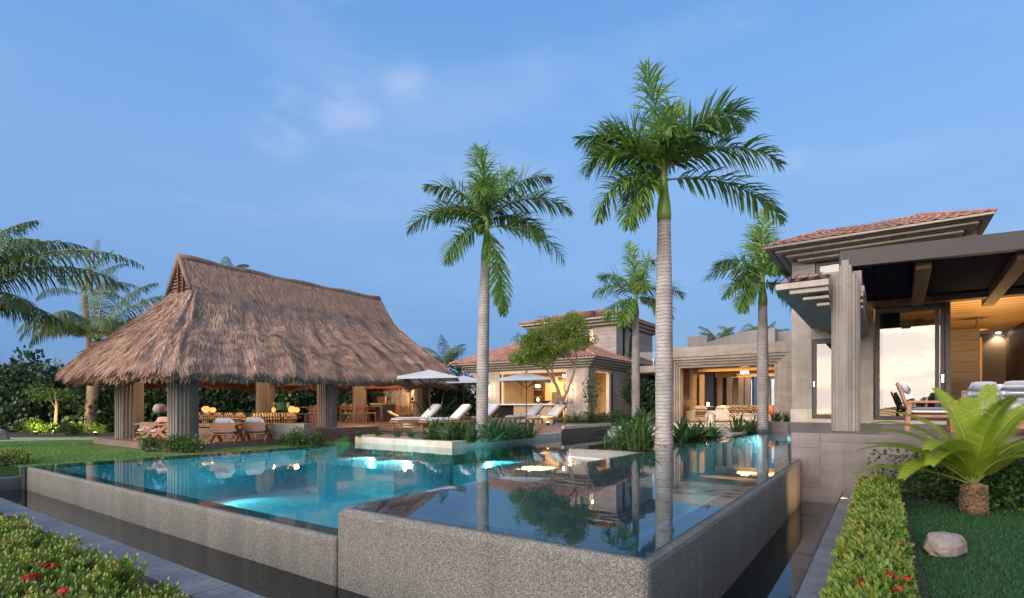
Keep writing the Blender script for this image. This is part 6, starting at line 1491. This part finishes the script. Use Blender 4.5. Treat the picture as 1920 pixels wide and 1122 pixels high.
for i, (px, D, s, ms, lab) in enumerate(((1052, 26.6, .8, BM, 'bright green clipped bush under the small tree'), (1072, 26.2, .85, BM, 'bright green clipped bush right of the small tree'), (1094, 26.2, .85, BM, 'bright green clipped bush at the house corner'),
        (1112, 26.0, .7, LM, 'dark green bush beside the lit side door'), (1132, 25.6, .75, LM, 'dark green bush before the lit side door'), (1152, 25.6, .8, LM, 'dark green bush left of the smaller palm'), (1172, 25.4, .8, LM, 'dark green bush at the smaller palm foot'), (1208, 25.5, .9, LM, 'dark green bush right of the smaller palm'), (1228, 25.5, .8, LM, 'dark green bush left of the tall palm trunk'))):
    shrub('clipped_bush', lab, pt(px, D, .3), ms[i % len(ms)], (s, s, s * 1.15), i * 2.1, 'bushes along the garden house', False)
bam = shrub('slender_shrub', 'tall slender dark shrub at the corner of the garden house', pt(1112, 28.4, .4), shrub_parts(95, 900, .38, .38, 1.35, .16, .04, 'shrub_leaf', 7, .2), 1.0, 0, None, True)
# dark hedge against the plinth
PSM = [shrub_parts(100 + i, 1700, .52, .42, .45, .085, .045, 'shrub_leaf', 7, .3) for i in range(3)]
for i, x in enumerate((.50, 1.05, 1.65, 2.3, 3.0, 3.7)):
    shrub('plinth_shrub', 'dark green shrub against the house plinth, ' + ['nearest the flower hedge', 'left of the cycad', 'just behind the cycad', 'right of the cycad trunk', 'near the right picture edge', 'at the right picture edge'][i],
          (x, 10.72 + .12 * math.sin(i * 2), -.22), PSM[i % 3], (1.0, .9, (.85, .98, .95, 1.02, .95, 1.0)[i]), i * 1.9, 'dark shrubs along the plinth', False)
# ---------------- flowering hedges: upright sprigs of small oblong leaves
def ixora(name, lab, x0, x1, y0, y1, z0, h, n, seed, flowers, origin):
    r = np.random.default_rng(seed); t = thing(name, lab, 'hedge', origin)
    ux, uy = r.random(n), r.random(n)
    X = x0 + (x1 - x0) * ux; Y = y0 + (y1 - y0) * uy
    ed = np.minimum(np.minimum(X - x0, x1 - X), .25) / .25
    lump = np.array([mnoise.noise(Vector((a * 2.6, b * 2.6, seed))) + .6 * mnoise.noise(Vector((a * 6, b * 6, seed))) for a, b in zip(X, Y)])
    Zt = h * (.95 + .35 * (r.random(n) ** 3)) * (.62 + .38 * np.clip(ed, 0, 1) ** .5) + .15 * lump
    dep = r.random(n) ** 2.2 * .8
    Z = z0 + Zt * (1 - dep)
    side = np.where(X - (x0 + x1) / 2 > 0, 1, -1)
    X = X + side * dep * (1 - np.clip(ed, 0, 1)) * .05
    tw = np.stack([side * (1 - np.clip(ed, 0, 1)) * .5 + r.normal(size=n) * .18, r.normal(size=n) * .18, np.ones(n)], 1); tw /= np.linalg.norm(tw, axis=1, keepdims=True)
    PV, PD, PN, PL, PR = [], [], [], [], []
    q = np.clip(r.normal(.48, .17, n) + .35 * lump, 0, 1)
    for k in range(9):
        a = k * 2.4 + r.random(n) * .5; lev = (k // 2) * .016
        s1 = np.cross(tw, np.array([1., 0.1, 0])); s1 /= np.linalg.norm(s1, axis=1, keepdims=True); s2 = np.cross(tw, s1)
        ra = s1 * np.cos(a)[:, None] + s2 * np.sin(a)[:, None]
        op = .75 if k < 5 else .35
        PV.append(np.stack([X, Y, Z], 1) + tw * lev + ra * .004); PD.append(tw * (1 - op * .6) + ra * op); PN.append(tw - ra * .6)
        PL.append((.058 if k < 6 else .042) * (.8 + .5 * r.random(n))); PR.append(np.clip(q + (.16 if k > 5 else -.06), 0, 1))
    v, f = leaves(np.concatenate(PV), np.concatenate(PD), np.concatenate(PN), np.concatenate(PL), np.concatenate(PL) * .40, .58, .12)
    meshobj('foliage', npmesh('foliage', v - np.array(origin), f, np.concatenate(PR), ('ixora_leaf',)), t, 'stuff')
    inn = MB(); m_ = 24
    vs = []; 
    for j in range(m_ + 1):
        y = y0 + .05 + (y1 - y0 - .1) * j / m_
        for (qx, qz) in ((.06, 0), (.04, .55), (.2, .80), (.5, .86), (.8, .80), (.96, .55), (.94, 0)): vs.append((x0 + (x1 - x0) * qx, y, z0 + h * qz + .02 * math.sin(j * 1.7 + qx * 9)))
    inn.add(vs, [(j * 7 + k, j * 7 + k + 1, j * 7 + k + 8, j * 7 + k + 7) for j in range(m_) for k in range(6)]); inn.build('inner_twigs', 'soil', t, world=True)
    for (fx, fy, fs, mt) in flowers:
        rr_ = np.random.default_rng(int(abs(fx * 1000)) + 5); m2 = 46
        dv = rr_.normal(size=(m2, 3)); dv[:, 2] = np.abs(dv[:, 2]) + .25; dv /= np.linalg.norm(dv, axis=1, keepdims=True)
        pv, pd = [], []
        for c in range(4):
            an = c * 1.57; t1 = np.cross(dv, [0.3, .8, .1]); t1 /= np.linalg.norm(t1, axis=1, keepdims=True); t2 = np.cross(dv, t1)
            pv.append(dv * np.array([1, 1, .6]) * fs * 1.05); pd.append(t1 * math.cos(an) + t2 * math.sin(an) + dv * .25)
        v, f = leaves(np.concatenate(pv), np.concatenate(pd), np.tile(dv, (4, 1)), fs * .36, fs * .24)
        o = meshobj('flower_head', npmesh('flower_head', v, f, rr_.random(len(f)), (mt,)), t)
        lz = h * (.62 + .38 * min(1, max(0, min(fx - x0, x1 - fx)) / .25) ** .5)
        o.location = (fx - origin[0], fy - origin[1], z0 + lz * 1.12 + .03 - origin[2])
    return t
ixora('flowering_hedge', 'clipped green hedge with red flowers beside the kerb on the right', -.27,   .15, 3.2, 9.9, -.22, .33, 4900, 5,
      [(-.02, 6.75, .045, 'petal'), (-.01, 6.9, .028, 'petal_yellow'), (.0, 6.15, .032, 'petal_yellow'), (.10, 5.1, .026, 'petal'), (.13, 4.62, .03, 'petal'), (.02, 4.35, .055, 'petal'), (.09, 4.22, .04, 'petal'), (.12, 5.75, .022, 'petal'), (-.12, 7.9, .03, 'petal_yellow'), (-.08, 5.4, .035, 'petal'), (.06, 7.3, .03, 'petal'), (-.1, 4.0, .05, 'petal'), (.1, 3.75, .05, 'petal')], (0, 6.5, -.22))
ixora('flowering_hedge', 'broad flowering hedge in the lower left corner below the kerb', -12.2, -3.9, .3, 1.86, -.46, .27, 11000, 6,
      [(-7.4, 1.5, .05, 'petal'), (-8.6, 1.75, .035, 'petal_yellow'), (-9.6, 1.8, .04, 'petal_yellow'), (-7.2, 1.15, .045, 'petal'), (-6.2, 1.0, .06, 'petal'), (-6.55, .95, .045, 'petal'), (-5.75, 1.3, .06, 'petal'), (-5.1, 1.35, .05, 'petal'), (-5.25, 1.75, .04, 'petal'), (-8.1, 1.7, .04, 'petal'), (-6.9, 1.0, .04, 'petal'), (-5.6, 1.0, .05, 'petal'), (-6.0, 1.5, .05, 'petal'), (-7.8, 1.3, .05, 'petal'), (-6.6, 1.55, .035, 'petal'), (-9.0, 1.5, .04, 'petal'), (-4.9, 1.2, .05, 'petal')], (-8, 1.2, -.46))
ixora('flowering_hedge', 'small low hedge with red flowers at the far end of the overflow channel', -17.4, -15.5, .5, 3.6, -.10, .22, 2200, 8, [(-15.75, 3.0, .06, 'petal'), (-15.8, 2.4, .06, 'petal')], (-16.4, 2, -.1))
# ---------------- small tree before the garden house
tb0 = pt(1044, 24.0, .3)
tr_ = thing('small_tree', 'small spreading tree with pale forked trunk before the lit kitchen', 'tree', tb0)
def tp(px, py, dD=0): 
    D = 24.0 + dD; p = pt(px, D, zat(py, D)); return p - tb0
br = [([tp(1050, 790), tp(1052, 770), tp(1053, 752)], [.12, .10, .095]),
      ([tp(1053, 754), tp(1044, 725), tp(1030, 700), tp(1018, 683), tp(1003, 668)], [.085, .07, .055, .04, .02]),
      ([tp(1053, 754), tp(1066, 730), tp(1076, 700), tp(1081, 672), tp(1078, 645)], [.085, .07, .055, .045, .025]),
      ([tp(1040, 716), tp(1034, 690), tp(1042, 665, .3), tp(1050, 645, .4)], [.05, .04, .03, .018]),
      ([tp(1022, 690), tp(998, 682, -.5), tp(980, 672, -.6)], [.035, .025, .012]), ([tp(1079, 685), tp(1062, 668, -.4), tp(1045, 650, -.6), tp(1040, 630)], [.04, .03, .02, .012]),
      ([tp(1080, 660), tp(1090, 640, .4), tp(1088, 620, .4)], [.03, .02, .01]), ([tp(1034, 695), tp(1010, 660, .6), tp(1000, 640, .6)], [.03, .02, .01]), ([tp(1042, 665, .3), tp(1062, 640, .8), tp(1064, 618, .8)], [.03, .02, .01])]
m = MB()
m.tube([tuple(p) for p in br[0][0]], br[0][1], 9); m.build('trunk', 'bark_pale', tr_, smooth=True)
for pth_, rad_ in br[1:]: MB().tube([tuple(p) for p in pth_], rad_, 7).build('limb', 'bark_pale', tr_, smooth=True)
cs = [(1000, 652, .62), (985, 668, .45), (972, 676, .3), (1020, 640, .6), (1040, 620, .7), (1062, 612, .65), (1082, 620, .55), (1090, 640, .42), (1060, 640, .6), (1030, 660, .5), (1012, 672, .4), (1005, 625, .35), (1075, 600, .4), (1050, 655, .45), (990, 640, .4)]
V_, F_, R_ = [], [], []
for k, (px, py, s) in enumerate(cs):
    for dd_ in (-.7, 0, .7):
        v, f, rn = leaf_cloud(420, s, s, s * .62, .12, .042, 400 + k * 3 + int(dd_ * 2), fill=.25, bumps=3)
        c = tp(px + 4 * dd_, py, dd_); F_.append(f + sum(len(x) for x in V_)); V_.append(v + np.array(c)); R_.append(np.clip(rn + .08 * math.sin(k * 2.2), 0, 1))
meshobj('crown', npmesh('crown', np.concatenate(V_), np.concatenate(F_), np.concatenate(R_), ('tree_leaf',)), tr_, 'stuff')
# small bare trunk lit from below at the back of the lawn
lt = thing('young_tree', 'young tree with lit slanting trunk in the sea grape hedge', 'tree', pt(103, 25.0, 0))
MB().tube([(0, 0, 0), (.12, 0, .7), (.3, .0, 1.3), (-.1, 0, 2.0)], [.08, .07, .05, .02], 7).build('trunk', 'bark_pale', lt, smooth=True)
MB().tube([(.25, 0, 1.15), (-.5, 0, 1.5), (-1.2, 0, 1.55)], [.04, .03, .01], 6).build('limb', 'bark_pale', lt, smooth=True)
o = meshobj('crown', shrub_parts(97, 700, 1.0, .8, .45, .13, .08, 'shrub_leaf', 6, .3), lt, 'stuff'); o.location = (-.2, 0, 1.4)
# ---------------- garden lamps
def uplight(px, D, z, e, lab, dv, col=(1, .70, .20)):
    p = pt(px, D, z); t = thing('garden_uplight', lab, 'garden lamp', p, 0, 'ground lamps in the garden')
    MB().lathe([(.07, 0), (.08, .10), (.065, .12)], 12).build('housing', 'bronze', t); MB().lathe([(.055, .121), (.055, .126)], 12).build('lens', 'lamp_yellow', t)
    lamp('uplight_beam', 'SPOT', p + Vector((0, 0, .18)), e, col, .06, spot=150, dirv=dv)
uplight(66, 23.6, 0, 130, 'ground lamp lighting the yellow bush', tuple(FWD * .6 + Vector((0, 0, .5))))
uplight(178, 23.0, 0, 120, 'ground lamp at the foot of the coconut palm', tuple(FWD * .5 + RIGHT * -.2 + Vector((0, 0, .7))))
uplight(100, 24.2, 0, 70, 'ground lamp lighting the slanting young trunk', tuple(FWD * .5 + Vector((0, 0, 1))))
uplight(572, 25.5, .2, 200, 'ground lamp lighting the hedge behind the dining chairs', tuple(FWD * .8 + Vector((0, 0, .5))))
uplight(655, 27.8, .2, 190, 'ground lamp lighting the hedge near the bar', tuple(FWD * .8 + Vector((0, 0, .5))))
uplight(510, 25.0, .2, 150, 'ground lamp lighting the hedge right of the back pier', tuple(FWD * .8 + Vector((0, 0, .6))))
uplight(1027, 22.8, .44, 20, 'ground lamp under the right lounger', (0, 0.3, 1), (1, .85, .2))
uplight(1060, 25.2, .3, 30, 'ground lamp in the clipped bush at the small tree', tuple(FWD * .2 + Vector((-.2, 0, 1))), (1, .8, .25))
uplight(216, 18.0, .0, 6, 'tiny lamp at the foot of the end pier', tuple(RIGHT + FWD * .3 + Vector((0, 0, .8))), (1, .6, .15))
kl = thing('kerb_lamp', 'small lamp in the hedge that lights the pool wall end', 'garden lamp', (-.36, 10.35, -.24), 0, 'ground lamps in the garden')
MB().box(-.03, .03, -.05, .05, 0, .07).build('housing', 'bronze', kl); MB().box(-.034, -.031, -.04, .04, .015, .06).build('lens', 'lamp_soft', kl)
lamp('kerb_lamp_beam', 'SPOT', (-.44, 10.35, -.18), 26, (1, .62, .25), .05, spot=110, dirv=(-1, -.05, .15))
# ---------------- rocks
def rock(lab, p, s, seed, rz):
    r = np.random.default_rng(seed); bm = MB(); n, mm = 14, 8; vs = []
    for j in range(mm + 1):
        th = math.pi * j / mm
        for i in range(n):
            ph = 2 * math.pi * i / n; d = Vector((math.sin(th) * math.cos(ph), math.sin(th) * math.sin(ph), math.cos(th)))
            k = 1 + .22 * mnoise.noise(d * 1.6 + Vector((seed, 0, 0))) + .10 * mnoise.noise(d * 4 + Vector((seed, 3, 0)))
            q = max(abs(d.x), abs(d.y), abs(d.z)) ; k *= .55 + .45 / q * .8
            vs.append((d.x * s[0] * k, d.y * s[1] * k, d.z * s[2] * k))
    bm.add(vs, [(j * n + i, (j + 1) * n + i, (j + 1) * n + (i + 1) % n, j * n + (i + 1) % n) for j in range(mm) for i in range(n)])
    o = bm.build('rock', 'rock', None); o.location = p; o.rotation_euler = (R(6), R(-8), rz); return tag(o, lab, 'rock')
rock('pinkish angular rock on the right lawn', pt(1772, 5.35, -.12), (.215, .16, .125), 4, YAW + .3)
rock('brown rounded rock at the left picture edge behind the lawn', pt(-2, 20.0, .1), (.34, .3, .3), 9, 0)
# ---------------- grass
def grass(name, x0, x1, y0, y1, z, n, h, w, mat, seed, keep=None):
    r = np.random.default_rng(seed); X = x0 + (x1 - x0) * r.random(n); Y = y0 + (y1 - y0) * r.random(n)
    if keep is not None: k = keep(X, Y); X, Y = X[k], Y[k]; n = len(X)
    P = np.stack([X, Y, np.full(n, z)], 1); a = r.random(n) * 6.283; s_ = np.stack([np.cos(a), np.sin(a), 0 * a], 1) * w / 2
    d = np.stack([r.normal(size=n) * .38, r.normal(size=n) * .38, np.ones(n)], 1); hh = (h * (.6 + .7 * r.random(n)))[:, None]
    m_ = P + d * hh * .6; e = m_ + (d + np.stack([r.normal(size=n) * .5, r.normal(size=n) * .5, -.2 * np.ones(n)], 1)) * hh * .4
    V = np.stack([P - s_, P + s_, m_ + s_ * .8, m_ - s_ * .8, e], 1).reshape(-1, 3); i0 = (np.arange(n) * 5)[:, None]
    patch = np.array([mnoise.noise(Vector((x * 1.3, y * 1.3, seed))) for x, y in zip(X, Y)])
    rn = np.clip(r.normal(.45, .2, n) + .25 * patch, 0, 1)
    F = np.concatenate([i0 + np.array([[0, 1, 2, 3]]), i0 + np.array([[3, 2, 4, 4]])]); F = i0 + np.array([[0, 1, 2, 3]]); T = i0 + np.array([[3, 2, 4]])
    me = npmesh(name, V, np.concatenate([np.concatenate([T]), i0 + np.array([[0, 1, 2]]), i0 + np.array([[0, 2, 3]])]), np.tile(rn, 3), (mat,))
    o = bpy.data.objects.new(name, me); COL.objects.link(o); o['kind'] = 'stuff'; return o
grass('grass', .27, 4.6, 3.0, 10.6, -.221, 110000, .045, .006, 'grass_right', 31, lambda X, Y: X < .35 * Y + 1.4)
def keepL(X, Y): return ~((X > -22.6) & (Y > 6.2)) & (Y < 8.2)
grass('grass', -27, -14.92, 3.2, 8.0, -.031, 70000, .045, .012, 'grass_left', 32, keepL)
grass('grass', -16.3, -14.92, 8.0, 11.8, -.031, 9000, .045, .012, 'grass_left', 33)
